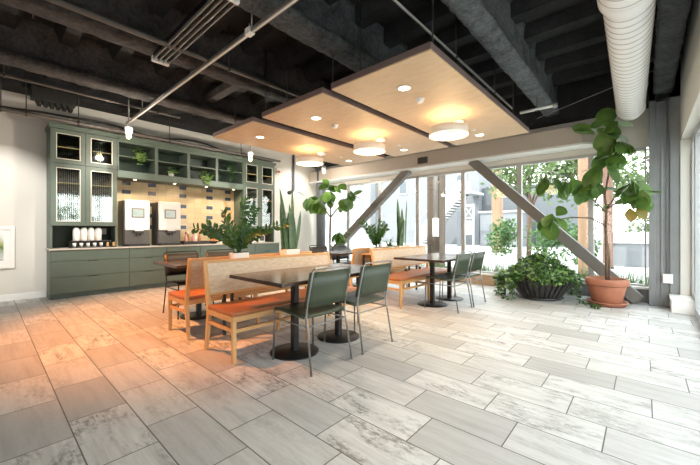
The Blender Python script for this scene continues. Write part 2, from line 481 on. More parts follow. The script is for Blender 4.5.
# right wall: header wall over glazing; low curb at the far end; glazed doors beyond
mb = B(XR, .78, YF, 7.40, 2.69, ZC); mb.box(XR, .78, YF, .4, 0, 2.69); mb.box(XR, .78, 7.40, 7.95, 0, ZC)  # unseen near stretch closed solid to keep daylight off the floor
struct(mb.build('wall_right', M['wall']))
struct(B(.30, .62, 6.98, 7.42, 0, .20).build('trim_4', M['white'], bevel=.006))
struct(B(.285, .62, 6.965, 7.42, .20, .225).build('trim_5', M['white'], bevel=.006))
yy = [7.40, 6.94, 5.6, 4.3, 3.0, 1.7, .4]
for i in range(len(yy) - 1):
    y1, y0 = yy[i], yy[i + 1]
    z0 = .225 if i == 0 else 0.0
    mb = MB(); f = .05
    mb.box(.54, .62, y0, y0 + f, z0, 2.69); mb.box(.54, .62, y1 - f, y1, z0, 2.69)
    mb.box(.54, .62, y0 + f, y1 - f, z0, z0 + (.05 if i == 0 else .12)); mb.box(.54, .62, y0 + f, y1 - f, 2.62, 2.69)
    nm = 'window_8' if i == 0 else 'door_%d' % i
    w = struct(mb.build(nm, M['framelight'], bevel=.004))
    B(.576, .584, y0 + f, y1 - f, z0 + .05, 2.62).build('window_glass' if i == 0 else 'door_glass', M['glass'], w)
# wall behind the camera: unseen opening added to let in fill daylight
mb = B(XL - .2, -2.2, YF - .2, YF, 0, ZC); mb.box(-2.2, .9, YF - .2, YF, 2.6, ZC); mb.box(-2.2, .9, YF - .2, YF, 0, .3); mb.box(.4, .9, YF - .2, YF, .3, 2.6)
struct(mb.build('wall_front', M['wall']))
# columns
mb = B(.05, .42, 7.455, YB, 0, ZC); mb.box(.05, .13, 7.42, 7.455, 0, ZC); mb.box(.19, .215, 7.44, 7.455, 0, ZC); mb.box(.30, .42, 7.42, 7.455, 0, ZC)
struct(mb.build('corner_column', M['column'], bevel=.006))
mb = MB().tube([(-7.98, 7.46, 0), (-7.98, 7.46, ZC)], .15, 28)
struct(mb.build('round_column', M['coldark']))
struct(MB().bar((-8.10, 7.47, .02), (-4.63, 7.47, 2.84), .17, .19, (0, 0, 1)).build('diagonal_brace', M['brace'], bevel=.008))
struct(MB().bar((-2.94, 7.47, 2.84), (-.08, 7.47, .06), .17, .19, (0, 0, 1)).build('diagonal_brace', M['brace'], bevel=.008))

# ------------------------------------------------------------------ ceiling services
def rod(mb, x, y, z0, z1=ZC, r=.008): mb.tube([(x, y, z0), (x, y, z1)], r, 6); return mb
# white spiral duct
t = thing('round_duct', 'large white spiral air duct running along the ceiling above the fig tree', 'duct', (-.027, 0, 3.22), .021)
mb = MB()
def duct_run(y0, y1, r):
    mb.lathe([(r, y0), (r, y1)], n=40, axis='y')
    y = y0 + .06
    while y < y1 - .02:
        mb.lathe([(r - .001, y), (r + .005, y + .004), (r - .001, y + .010)], n=40, axis='y', mi=1); y += .115
duct_run(-3.9, 3.45, .195)
mb.lathe([(.195, 3.45), (.205, 3.46), (.205, 3.55), (.178, 3.62)], n=40, axis='y')
duct_run(3.62, 6.95, .175)
mb.lathe([(.175, 6.95), (.16, 7.10), (.10, 7.18), (.01, 7.2)], n=40, axis='y')
mb.build('duct_tube', [M['duct'], M['seam']], t)
MB().lathe([(.176, 6.88), (.186, 6.90), (.186, 6.94), (.176, 6.96)], n=40, axis='y').build('end_collar', M['duct'], t)
for yy_ in (-1, 2.35, 5.2):
    for sx in (-.14, .14): MB().tube([(sx, yy_, .12), (sx, yy_, ZC - 3.22)], .008, 6).build('hanger', M['darkmetal'], t)
a0 = math.radians(-28)
mb = MB(); vs = []
for k in range(5):
    a = a0 + k * .11
    for yv in (5.75, 5.97): vs.append((.183 * math.cos(a), yv, .183 * math.sin(a)))
mb.add(vs, [(2 * k, 2 * k + 2, 2 * k + 3, 2 * k + 1) for k in range(4)])
sticker = mb.build('label_sticker', M['white'], t)
mb = MB()
for k in range(6):
    yv = 5.78 + k * .027
    mb.add([(.185 * math.cos(a0 + .05), yv, .185 * math.sin(a0 + .05)), (.185 * math.cos(a0 + .2), yv, .185 * math.sin(a0 + .2)), (.185 * math.cos(a0 + .2), yv + .012, .185 * math.sin(a0 + .2)), (.185 * math.cos(a0 + .05), yv + .012, .185 * math.sin(a0 + .05))], [(0, 1, 2, 3)])
mb.build('printed_lines', M['blackplastic'], sticker)

# floating panels
ZP = 2.85
def panel(x0, x1, y0, y1, label):
    t = thing('ceiling_panel', label, 'ceiling panel', ((x0 + x1) / 2, (y0 + y1) / 2, ZP), 0, 'suspended timber panels')
    w, l = (x1 - x0) / 2, (y1 - y0) / 2
    B(-w + .006, w - .006, -l + .006, l - .006, 0, .02).build('underside', M['panel'], t)
    mb = B(-w, w, -l, l, .012, .075); mb.build('edge_board', M['paneledge'], t, bevel=.003)
    for sx in (-.75, .75):
        for sy in (-.8, .8):
            MB().tube([(sx * w, sy * l, .07), (sx * w, sy * l, ZC - ZP)], .008, 6).build('hanging_rod', M['darkmetal'], t)
    return t
Y0, Y1 = 2.64, 5.97
panel(-2.66, -1.41, Y0, Y1, 'pale birch ceiling panel on the right, nearest the white duct')
panel(-4.05, -2.80, Y0, Y1, 'middle one of the three pale birch ceiling panels')
panel(-5.54, -4.29, Y0, Y1, 'left birch ceiling panel, nearest the green cabinets')
PX = [(-2.03, 'right panel near the duct'), (-3.43, 'middle panel'), (-4.93, 'left panel near the cabinets')]
# downlights
pos = {0: [(-2.015, 3.155), (-2.06, 5.54)], 1: [(-3.484, 3.16), (-3.56, 5.57)], 2: [(-4.905, 3.16), (-5.06, 5.6)]}
first = None
for k in pos:
    for j, (x, y) in enumerate(pos[k]):
        lab = 'round lit downlight at the %s end of the %s' % (('near', 'window')[j], PX[k][1])
        if first is None:
            first = thing('downlight', lab, 'downlight', (x, y, ZP), 0, 'downlights in the ceiling panels')
            MB().lathe([(.062, 0), (.078, 0), (.08, -.006), (.062, -.008)], n=28).build('rim', M['lampwhite'], first)
            MB().lathe([(0, -.004), (.062, -.004)], n=28, smooth=False).build('lens', M['glowdisc'], first)
        else: dup(first, (x, y, ZP), 0, lab)
# smoke detectors and small fittings
s1 = None
for (x, y), lab in zip([(-2.038, 3.549), (-3.5, 3.563)], ['white smoke detector under the right ceiling panel', 'white smoke detector under the middle ceiling panel']):
    if s1 is None:
        s1 = thing('smoke_detector', lab, 'detector', (x, y, ZP), 0, 'detectors under the panels')
        MB().lathe([(0, -.012), (.05, -.012), (.055, 0), (0, 0)], n=24).build('base', M['lampwhite'], s1)
        MB().lathe([(0, -.045), (.03, -.045), (.04, -.035), (.042, -.012), (0, -.012)], n=24).build('head', M['lampwhite'], s1)
    else: dup(s1, (x, y, ZP), 0, lab)
s2 = None
for (x, y), lab in zip([(-2.03, 5.2), (-3.43, 5.2), (-4.93, 5.2)], ['right', 'middle', 'left']):
    lab = 'small flat white sprinkler cover between lamp and downlight on the %s panel' % lab
    if s2 is None:
        s2 = tag(MB().lathe([(0, -.008), (.035, -.008), (.038, 0), (0, 0)], n=20).build('sprinkler_cover', M['lampwhite'], loc=(x, y, ZP + .002)), lab, 'sprinkler', 'sprinkler covers on the panels')
    else:
        c = dup(s2, (x, y, ZP + .002), 0, lab)
# ring pendants
ring = None
for (x, nm), yc in zip(PX, (4.31, 4.31, 4.31)):
    lab = 'lit white ring pendant lamp hanging under the %s' % nm
    if ring is None:
        ring = thing('ring_pendant', lab, 'pendant lamp', (x, yc, ZP), 0, 'ring pendants')
        zb, zt, ro, ri = -.290, -.180, .262, .212
        MB().lathe([(ro, zb + .004), (ro, zt), (ro - .008, zt), (ro - .012, zt - .01)], n=48).build('outer_band', M['lampwhite'], ring)
        MB().lathe([(ri, zt), (ri, zb + .004), (ri + .008, zb + .004), (ri + .008, zt)], n=48).build('inner_band', M['lampwhite'], ring)
        MB().lathe([(ri + .008, zb + .006), (ro - .001, zb + .006)], n=48, smooth=False).build('diffuser', M['glow'], ring)
        MB().lathe([(ri + .008, zt - .012), (ro - .010, zt - .012)], n=48, smooth=False).build('upper_diffuser', M['glow'], ring)
        for a in (210, 330, 90):
            a = math.radians(a); px, py = .237 * math.cos(a), .237 * math.sin(a)
            MB().tube([(px, py, zt - .01), (px, py, 0)], .002, 6).build('cable', M['galv'], ring)
        cn = MB().lathe([(0, -.045), (.075, -.045), (.082, -.038), (.082, 0), (0, 0)], (.0, .32, 0), n=28).build('canopy', M['lampwhite'], ring)
        MB().tube([(0, .32, -.045), (0, .26, -.11), (0, .237, zt)], .003, 6).build('power_cord', M['lampwhite'], ring)
    else: dup(ring, (x, yc, ZP), 0, lab)
# small pendants
pend = None
for (y, z), lab in zip([(1.72, 2.86), (4.13, 2.84), (6.47, 2.86)], ['left most small white pendant with glowing bulb in front of the green cabinets', 'small white pendant with glowing bulb beside the edge of the left ceiling panel', 'small white pendant hanging near the dark round column']):
    if pend is None:
        pend = thing('small_pendant', lab, 'pendant lamp', (-6.8, y, z), 0, 'small bare bulb pendants')
        MB().tube([(0, 0, .21), (0, 0, ZC - 2.86)], .011, 8).build('rod', M['galv'], pend)
        MB().lathe([(0, .22), (.03, .22), (.062, .205), (.062, .15), (.05, .145), (.05, .10), (.03, .095), (0, .095)], n=20).build('socket', M['lampwhite'], pend)
        MB().ball((0, 0, .055), .035, .035, .045, 14, 10).build('bulb', M['bulb'], pend)
    else: dup(pend, (-6.8, y, z), 0, lab)
# unistrut across the room
t = thing('strut_rail', 'long grey steel strut crossing the dark ceiling from the cabinets', 'rail', (0, 1.93, 3.40))
mb = B(-7.75, .25, -.022, .022, -.02, .02); mb.box(-7.75, .25, -.008, .008, -.024, -.02, 1)
mb.build('rail', [M['galv'], M['lampwhite']], t, bevel=.004)
for x in (-6.9, -4.7, -3.2, -.9):
    MB().tube([(x, 0, .02), (x, 0, .10)], .006, 6).tube([(x, .03, .0), (x, .03, ZC - 3.4)], .008, 6).build('hanger', M['galv'], t)
MB().box(-3.24, -3.14, -.035, .035, -.03, .04).build('clamp', M['lampwhite'], t, bevel=.005)
# slot diffuser
t = thing('slot_diffuser', 'long slotted white linear diffuser high on the ceiling at top left', 'diffuser', (-3.75, 1.52, 3.40))
mb = MB()
for k in range(4): mb.box(-.86, .86, -.09 + k * .055, -.079 + k * .055, 0, .04)
mb.build('slot_blades', M['galv'], t, bevel=.003)
B(-.86, .86, -.09, .09, .04, .10).build('housing', M['blackmetal'], t)
for s in (-1, 1): B(s * .88 - .022, s * .88 + .022, -.10, .10, -.01, .06).build('end_cap', M['lampwhite'], t, bevel=.006)
for s in (-1, 1): MB().tube([(s * .75, 0, .1), (s * .75, 0, ZC - 3.4)], .008, 6).build('hanging_rod', M['darkmetal'], t)
# thin pipes and conduits
def pipe(name, pts, r, mat, label, cat='pipe', group=None, n=10):
    p0 = Vector(pts[0])
    o = MB().tube([Vector(p) - p0 for p in pts], r, n).build(name, mat, loc=p0)
    return tag(o, label, cat, group)
def hung_pipe(name, pts, r, mat, label, hang, cat='pipe'):
    p0 = Vector(pts[0])
    t = thing(name, label, cat, p0)
    MB().tube([Vector(p) - p0 for p in pts], r, 12).build('tube', mat, t)
    for h in hang:
        q = Vector(h) - p0
        MB().tube([q, (q.x, q.y, ZC - p0.z)], .008, 6).build('hanger', M['darkmetal'], t)
        MB().tube([(q.x, q.y - .012, q.z), (q.x, q.y + .012, q.z)], r + .012, 10).build('clamp', M['darkmetal'], t)
    return t
hung_pipe('ceiling_pipe', [(-7.68, YF, 3.2), (-7.68, 5.6, 3.2)], .036, M['brownpipe'], 'dark brown pipe running just in front of the cabinet tops', [(-7.68, .19, 3.2), (-7.68, .48, 3.2), (-7.68, 1.16, 3.2), (-7.68, 2.7, 3.2), (-7.68, 4.4, 3.2)])
hung_pipe('ceiling_pipe', [(-6.85, YF, 3.48), (-6.85, 1.72, 3.48), (-6.85, 2.6, 3.48)], .022, M['brownpipe'], 'thin grey pipe at upper left above the first small pendant', [(-6.85, .2, 3.48), (-6.85, 2.2, 3.48)])
hung_pipe('ceiling_pipe', [(-4.15, YF, 3.42), (-4.15, 6.8, 3.42)], .028, M['brownpipe'], 'grey sprinkler pipe running between beams over the left ceiling panel gap', [(-4.15, 2.2, 3.42), (-4.15, 4.8, 3.42)])
hung_pipe('ceiling_conduit', [(-1.74, .5, 3.4), (-1.74, 6.25, 3.4)], .014, M['galv'], 'thin steel conduit running just above the right ceiling panel', [(-1.74, 2.4, 3.4), (-1.74, 3.9, 3.4), (-1.74, 5.3, 3.4)], 'conduit')
t = hung_pipe('ceiling_conduit', [(-1.62, 6.25, 3.3), (-1.10, 6.25, 3.3)], .024, M['lampwhite'], 'short white pipe with capped end past the right panel corner', [(-1.36, 6.25, 3.3)], 'conduit')
MB().tube([(.50, 0, 0), (.56, 0, 0)], .04, 12).build('end_cap', M['galv'], t)
pipe('ceiling_wire', [(-1.5, 6.9, 3.34), (.0, 6.5, 3.55), (.35, 6.4, 3.6)], .005, M['galv'], 'thin steel bracing wire near the window end of the duct', 'wire', n=6)
pts = [(-8.02, -.6, 3.30), (-8.05, .2, 3.33), (-8.0, .8, 3.36), (-8.05, 1.6, 3.40), (-8.03, 2.5, 3.30), (-8.05, 3.4, 3.40), (-8.05, 4.4, 3.27), (-8.05, 5.5, 3.24), (-8.05, 6.0, 3.35), (-8.05, 6.2, 3.70)]
sm = []
for i in range(len(pts) - 1):
    for k in range(6):
        u = k / 6; u = u * u * (3 - 2 * u)
        sm.append(tuple(pts[i][j] * (1 - u) + pts[i + 1][j] * u if j != 1 else pts[i][1] + (pts[i + 1][1] - pts[i][1]) * k / 6 for j in range(3)))
sm.append(pts[-1])
pipe('black_cable', sm[:-9], .022, M['blackplastic'], 'sagging black cable over the top of the cabinets', 'cable', n=8)
t = thing('finned_unit', 'dark finned ventilation unit high on the wall above the tall cabinet', 'vent', (-7.95, .85, 3.46))
B(-.1, .1, -.30, .30, .08, .30).build('housing', M['darkmetal'], t, bevel=.01)
mb = MB()
for k in range(6): mb.prism([(-.24 + k * .085, .08), (-.19 + k * .085, .08), (-.16 + k * .085, 0), (-.21 + k * .085, 0)], -.09, .09, 'x')
mb.build('fins', M['darkmetal'], t)
t = thing('header_vent', 'small dark vent grille set into the beige header beam', 'vent', (-4.13, 7.32, 3.0))
B(-.14, .14, -.012, .01, -.08, .08).build('frame', M['brownpipe'], t, bevel=.003)
mb = MB()
for k in range(5): mb.box(-.12, .12, -.018, -.01, -.065 + k * .03, -.05 + k * .03)
mb.build('slats', M['darkmetal'], t)
# items on the left wall past the cabinets
t = thing('alarm_strobe', 'small red and white alarm strobe high on the wall past the cabinets', 'alarm', (XL, 6.05, 3.08))
B(0, .06, -.07, .07, -.09, .09).build('body', M['lampwhite'], t, bevel=.006)
B(.06, .075, -.05, .05, -.06, .0).build('red_face', plain('alarm_red', (.5, .05, .04), .4), t)
pipe('wall_pipe', [(XL + .07, 6.62, 3.75), (XL + .07, 6.62, 2.55), (XL + .07, 6.56, 2.47), (XL + .03, 6.5, 2.47)], .035, M['coldark'], 'grey pipe dropping down the white wall beside the round column')
t = thing('wall_valve', 'small dark valve box on white wall below the alarm', 'valve', (XL, 6.48, 2.45))
MB().lathe([(0, .06), (.05, .06), (.06, .05), (.06, 0)], n=16, axis='x').build('body', M['darkmetal'], t)

# ------------------------------------------------------------------ cabinet wall
XF = -7.9
sage = M['sage']
def base_cab(y0, y1, label):
    w = y1 - y0
    t = thing('base_cabinet', label, 'cabinet', ((XF + XL) / 2, (y0 + y1) / 2, 0), 0, 'green base cabinets under the counter')
    d = (XF - XL) / 2
    B(-d + .003, d - .02, -w / 2 + .001, w / 2 - .001, .095, .888).build('carcass', sage, t)
    B(-d + .003, d - .055, -w / 2 + .001, w / 2 - .001, 0, .095).build('plinth', plain('plinth_green', (.075, .105, .09), .5) if 'plinth_green' not in bpy.data.materials else bpy.data.materials['plinth_green'], t)
    for i, (z0, z1) in enumerate(((.10, .392), (.398, .682), (.688, .884))):
        dr = B(d - .02, d, -w / 2 + .004, w / 2 - .004, z0, z1).build('drawer', sage, t, bevel=.002)
        if i < 2: B(d - .004, d + .008, -.075, .075, z1 - .016, z1 - .001).build('pull', M['pull'], dr, bevel=.002)
    return t
ys = [.80, 2.01, 2.72, 3.46, 4.20, 4.94, 5.74]
nm = ['wide green three-drawer base cabinet below the white canisters', 'green base cabinet below the left coffee machine', 'green base cabinet below the right coffee machine', 'green base cabinet below the syrup bottles and fruit', 'green base cabinet below the snack jars, behind the first bench back', 'rightmost green base cabinet of the row under the dark niche']
for i in range(6): base_cab(ys[i], ys[i + 1], nm[i])
tag(B(-.265, .285, -2.49, 2.49, 0, .03).build('worktop', M['counter'], loc=(XF - .26, 3.27, .89), bevel=.004), 'long pale stone worktop along the green base cabinets', 'worktop')

def glass_door(parent, x, y0, y1, z0, z1, glass, swing):
    """framed door, hung on face x, local coordinates"""
    f = .075
    mb = B(x, x + .02, y0, y0 + f, z0, z1); mb.box(x, x + .02, y1 - f, y1, z0, z1); mb.box(x, x + .02, y0 + f, y1 - f, z0, z0 + f); mb.box(x, x + .02, y0 + f, y1 - f, z1 - f, z1)
    d = mb.build('door', sage, parent, bevel=.002)
    b = .012
    mb = B(x + .002, x + .024, y0 + f, y0 + f + b, z0 + f, z1 - f); mb.box(x + .002, x + .024, y1 - f - b, y1 - f, z0 + f, z1 - f)
    mb.box(x + .002, x + .024, y0 + f + b, y1 - f - b, z0 + f, z0 + f + b); mb.box(x + .002, x + .024, y0 + f + b, y1 - f - b, z1 - f - b, z1 - f)
    mb.build('glass_bead', M['brasstrim'], d)
    B(x + .006, x + .012, y0 + f + b, y1 - f - b, z0 + f + b, z1 - f - b).build('glass_pane', glass, d)
    return d
def tall_cab(y0, y1, label, glasslow, glasstop, nz):
    w = (y1 - y0) / 2; d = (XF - XL) / 2; zb = .921; zt = 3.10
    t = thing('tall_cabinet', label, 'cabinet', ((XF + XL) / 2, (y0 + y1) / 2, zb), 0, 'tall glazed wall cabinets')
    T = zt - zb; xb = -d + .004
    mb = B(xb, d - .022, -w, -w + .03, 0, T); mb.box(xb, d - .022, w - .03, w, 0, T)
    mb.box(xb, d - .022, -w + .03, w - .03, T - .03, T); mb.box(xb, d - .022, -w + .03, w - .03, nz, nz + .03)
    mb.box(xb, d - .022, -.012, .012, nz + .03, T - .03)
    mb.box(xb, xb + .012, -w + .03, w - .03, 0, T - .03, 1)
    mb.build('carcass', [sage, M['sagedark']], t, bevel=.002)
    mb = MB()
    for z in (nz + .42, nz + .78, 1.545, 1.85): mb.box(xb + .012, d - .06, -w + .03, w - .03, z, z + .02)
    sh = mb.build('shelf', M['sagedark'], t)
    mb = MB()
    for z in (nz + .78, 1.85): mb.box(d - .058, d - .05, -w + .04, w - .04, z + .004, z + .016)
    mb.build('light_strip', M['ledstrip'], sh)
    zm = 2.475 - zb
    for s in (0, 1):
        a, b = (-w + .004, -.002) if s == 0 else (.002, w - .004)
        glass_door(t, d - .02, a, b, nz + .004, zm - .003, glasslow, s)
        glass_door(t, d - .02, a, b, zm + .003, T - .004, glasstop, s)
    mb = B(xb, d + .03, -w - .02, w + .02, T, T + .04)
    mb.prism([(d + .03, T + .04), (d + .055, T + .04), (d + .055, T + .075), (xb, T + .075), (xb, T + .04)], -w - .02, w + .02, 'y')
    mb.build('cornice', sage, t)
    return t
tall_cab(.80, 1.80, 'tall green cabinet at the left end, four ribbed glass doors', M['reeded'], M['reededtop'], .415)
tall_cab(4.60, 5.58, 'tall green cabinet at the right end, clear glass doors', M['cabglass'], M['cabglass'], .375)
# open shelves over the tiles
y0, y1 = 1.802, 4.598; w = (y1 - y0) / 2; d = (XF - XL) / 2
t = thing('open_shelf_unit', 'green open shelf unit with four bays above the tiled splashback', 'shelf unit', ((XF + XL) / 2, (y0 + y1) / 2, 2.33))
xb = -d + .004
mb = B(xb, d, -w, w, 0, .14); mb.box(xb, d, -w, w, .71, .77)
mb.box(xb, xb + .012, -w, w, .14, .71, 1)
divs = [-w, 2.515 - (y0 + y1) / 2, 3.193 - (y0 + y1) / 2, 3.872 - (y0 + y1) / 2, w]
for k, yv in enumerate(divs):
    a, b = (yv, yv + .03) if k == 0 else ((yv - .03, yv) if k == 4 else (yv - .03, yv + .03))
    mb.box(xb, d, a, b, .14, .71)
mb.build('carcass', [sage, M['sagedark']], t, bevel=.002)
for k in range(4): B(xb + .012, d - .01, divs[k] + .03, divs[k + 1] - .03, .425, .447).build('shelf', sage, t)
mb = B(xb, d + .03, -w, w, .77, .81); mb.box(xb, d + .055, -w, w, .81, .845); mb.build('cornice', sage, t)
ZS1, ZS2 = 2.33 + .14, 2.33 + .447
# splashback
mb = B(0, .015, -1.398, 1.398, 0, 1.408)
for yb, k0 in ((2.082, 0), (2.581, 0), (3.257, 0), (3.917, 0), (4.42, 0)):
    for k in range(5):
        z = 2.345 - .254 * k - .92
        if z > 1.35: z = 1.36
        mb.box(.012, .018, yb - 3.2 - .082, yb - 3.2 + .082, z - .042, z + .042, 1)
struct(mb.build('tiled_splashback', [M['goldtile'], M['bluetile']], loc=(XL, 3.2, .92)))
# under-shelf spots
sp = None
for y, lab in zip([2.14, 2.93, 3.66, 4.38], ['first small spot light from the left under the open shelves', 'second small spot light from the left under the open shelves', 'third small spot light from the left under the open shelves', 'last small spot light under the open shelves beside the right cabinet']):
    if sp is None:
        sp = thing('spot_light', lab, 'spot light', (-8.02, y, 2.33), 0, 'spots under the open shelves')
        MB().lathe([(.028, 0), (.04, 0), (.042, -.006), (.03, -.01)], n=20).build('rim', M['lampwhite'], sp)
        MB().ball((0, 0, -.004), .028, .028, .014, 14, 6).build('lens', M['bulb'], sp)
    else: dup(sp, (-8.02, y, 2.33), 0, lab)
# coffee machines
def machine(y, label):
    t = thing('coffee_machine', label, 'coffee machine', (-8.13, y, .92), 0, 'coffee machines on the counter')
    B(-.21, .10, -.245, .245, 0, .955).build('body', M['blackplastic'], t, bevel=.008)
    B(.10, .16, -.215, .245, .335, .972).build('front_panel', M['kettle'], t, bevel=.02, seg=3)
    sc_ = B(.16, .168, -.10, .14, .60, .80).build('screen_frame', plain('bronze_frame', (.16, .11, .08), .35, .4) if 'bronze_frame' not in bpy.data.materials else bpy.data.materials['bronze_frame'], t, bevel=.004)
    B(.168, .170, -.08, .12, .62, .78).build('screen', M['screen'], sc_)
    B(.10, .125, -.215, .245, .03, .345).build('brew_bay', M['steelpanel'], t)
    mb = B(.12, .20, -.06, .12, .27, .335); mb.tube([(.17, 0, .27), (.17, 0, .22)], .012, 10); mb.tube([(.17, .06, .27), (.17, .06, .22)], .012, 10)
    mb.build('spout', M['blackplastic'], t, bevel=.004)
    B(.16, .205, -.05, .11, .32, .345).build('badge', M['kettle'], t, bevel=.004)
    B(.10, .22, -.20, .23, .0, .045).build('drip_tray', M['blackplastic'], t, bevel=.006)
    mb = MB()
    for k in range(8): mb.box(.13, .215, -.17 + k * .05, -.15 + k * .05, .045, .052)
    mb.build('drip_grille', M['steelpanel'], t)
    mb = MB()
    for z in (.25, .45, .65): mb.box(-.15, .06, -.252, -.243, z, z + .15)
    mb.build('side_panel', M['blackplastic'], t)
    return t
g = NG('machine_screen'); n = g.noise(g.scaled(8, 8, 8), 1, 3)
g.pr((0.2, .25, .2), .2, emis=(1, 1, 1), estr=0)
bs = [nd for nd in g.t.nodes if nd.type == 'BSDF_PRINCIPLED'][0]
g.set(bs.inputs['Emission Color'], g.ramp(n, [(.35, (.62, .72, .55)), (.55, (.85, .85, .78)), (.7, (.45, .62, .78))])); bs.inputs['Emission Strength'].default_value = .3
M['screen'] = g.mat
machine(2.165, 'left white and black coffee machine with a touch screen, next to the tall cabinet')
machine(2.80, 'right white and black coffee machine, next to the syrup bottles')
# canisters on rack in the left niche
t = thing('cup_rack', 'black counter rack holding the white canisters in the left niche', 'rack', (-8.13, 1.38, .92))
B(-.15, .2, -.29, .34, .0, .018).build('base', M['blackplastic'], t, bevel=.003)
B(-.15, .19, -.29, .34, .115, .135).build('top_deck', M['blackplastic'], t, bevel=.003)
mb = B(-.15, -.13, -.29, .34, .018, .115)
for k in range(7): mb.box(-.13, .14, -.29 + k * .102, -.278 + k * .102, .018, .115)
mb.build('dividers', M['blackplastic'], t)
ord_ = ['first from the left', 'second from the left', 'third from the left', 'nearest the wall outlet']
c0 = None
for k in range(4):
    lab = 'rounded white canister on the black rack, ' + ord_[k]
    loc = (-8.0, 1.175 + k * .112, 1.0551)
    if c0 is None:
        c0 = thing('canister', lab, 'canister', loc, 0, 'white canisters on the rack')
        prof = [(0, 0), (.050, 0), (.053, .01), (.055, .15), (.052, .20), (.043, .235), (.024, .252), (0, .255)]
        MB().lathe(prof, n=24).build('body', M['kettle'], c0)
        B(.02, .056, -.03, .03, .01, .05).build('front_base', M['blush'], c0, bevel=.006)
    else: dup(c0, loc, 0, lab)
c1 = None
for k in range(7):
    lab = 'small white paper cup in the rack bay %s' % (['at the left end', 'second along', 'third along', 'fourth along', 'fifth along'][k]) if k < 5 else 'bundle of wooden stirrers in the rack, %s' % ('beside the cups' if k == 5 else 'at the right end')
    loc = (-7.965, 1.142 + k * .102, .9381)
    if k < 5:
        o = MB().lathe([(0, 0), (.022, 0), (.031, .075), (.029, .075), (.02, .004), (0, .004)], n=18).build('paper_cup', M['kettle'], loc=loc) if c1 is None else dup(c1, loc)
        c1 = c1 or o
        tag(o, lab, 'cup', 'cups in the rack')
    else:
        mb = MB()
        for a in range(6): mb.box(-.02 + .008 * a, -.015 + .008 * a, -.02, .02, 0, .075 + .004 * (a % 3))
        tag(mb.build('stirrer_bundle', M['oak'], loc=loc), lab, 'stirrers', 'stirrers in the rack')
t = thing('wall_outlet', 'white double outlet plate inside the left niche of the cabinet', 'outlet', (XL + .0161, 1.68, 1.23))
B(0, .008, -.045, .045, -.06, .06).build('plate', M['kettle'], t, bevel=.003)
for s in (-1, 1): B(.008, .011, -.02, .02, s * .028 - .016, s * .028 + .016).build('socket', M['blush'], t)
# bottles, fruit and snacks
red = plain('red_cap', (.5, .04, .03), .4); pink = plain('pink_syrup', (.62, .30, .25), .25); amber = plain('amber_syrup', (.40, .16, .05), .2)
orange = plain('orange_skin', (.70, .28, .05), .45, bump=.2, bscale=200); apple = plain('apple_green', (.38, .45, .10), .35); applered = plain('apple_red', (.55, .14, .10), .35)
t = thing('condiment_tray', 'low dark tray on the counter right of the coffee machines', 'tray', (-8.12, 3.42, .92))
B(-.12, .14, -.30, .30, 0, .012).build('tray_base', M['blackplastic'], t)
mb = B(.128, .14, -.30, .30, .012, .075); mb.box(-.12, -.108, -.30, .30, .012, .075); mb.box(-.108, .128, -.30, -.288, .012, .075); mb.box(-.108, .128, .288, .30, .012, .075)
mb.build('rim', M['blackplastic'], t)
def bottle(loc, mat, capmat, label):
    t = thing('syrup_bottle', label, 'bottle', loc, 0, 'bottles in the condiment tray')
    MB().lathe([(0, 0), (.036, 0), (.038, .01), (.038, .13), (.03, .17), (.014, .2), (.014, .235), (0, .235)], n=20).build('glass_body', mat, t)
    MB().lathe([(0, .29), (.012, .29), (.018, .28), (.018, .23), (0, .23)], n=16).build('cap', capmat, t)
    return t
bottle((-8.08, 3.20, .9321), pink, red, 'pink syrup bottle with a red cap, beside the right coffee machine')
bottle((-8.08, 3.37, .9321), pink, M['blackplastic'], 'pink syrup bottle with a dark cap in the tray')
bottle((-8.16, 3.28, .9321), amber, M['lampwhite'], 'amber bottle with white cap between and behind the pink bottles')
bottle((-8.16, 3.46, .9321), M['kettle'], M['lampwhite'], 'white bottle with white cap at the back of the tray')
bottle((-8.08, 3.52, .9321), amber, red, 'amber bottle with red cap beside the fruit bowl')
t = thing('fruit_bowl', 'dark bowl of fruit on the counter beside the bottles', 'bowl', (-8.1, 3.87, .92))
MB().lathe([(0, .01), (.06, 0), (.07, 0), (.12, .06), (.125, .07), (.115, .07), (.06, .014), (0, .014)], n=28).build('bowl_shell', M['blackplastic'], t)
fr = None
for (dx, dy, dz), m, lab in [((.045, -.05, .062), applered, 'red apple at the left of the fruit bowl'), ((.045, .05, .062), orange, 'orange at the right of the fruit bowl'), ((-.05, -.03, .062), apple, 'green apple at the back of the fruit bowl'), ((-.05, .055, .065), applered, 'red apple at the back right of the fruit bowl'), ((0.0, .0, .125), orange, 'orange on top of the fruit in the bowl')]:
    o = MB().ball((0, 0, 0), .042, .042, .039, 14, 10).build('orange' if m is orange else 'apple', m, loc=(-8.1 + dx, 3.87 + dy, .92 + dz))
    tag(o, lab, 'fruit', 'fruit in the bowl')
for i, (y, m, lab) in enumerate([(4.06, M['kettle'], 'white snack jar nearest the fruit bowl'), (4.17, M['blush'], 'blush coloured snack jar, second from the fruit bowl'), (4.28, M['kettle'], 'white snack jar third from the fruit bowl'), (4.40, red, 'red snack jar at the right end near the tall cabinet')]):
    t = thing('snack_jar', lab, 'jar', (-8.1, y, .92), 0, 'snack jars on the counter')
    MB().lathe([(0, 0), (.042, 0), (.046, .01), (.046, .12), (.036, .14), (0, .14)], n=20).build('jar_body', m, t)
    MB().lathe([(0, .165), (.034, .165), (.038, .16), (.038, .138), (0, .138)], n=20).build('lid', M['blackplastic'], t)
for y, lab in ((5.02, 'white framed card standing at the left of the right niche'), (5.30, 'white framed card standing at the right of the right niche')):
    t = thing('counter_card', lab, 'card', (-8.12, y, .92), 0, 'cards in the right niche')
    B(-.02, .0, -.1, .1, 0, .22).build('frame', M['kettle'], t, bevel=.003)
    B(.0, .002, -.07, .07, .04, .18).build('print', M['facadedk'], t)
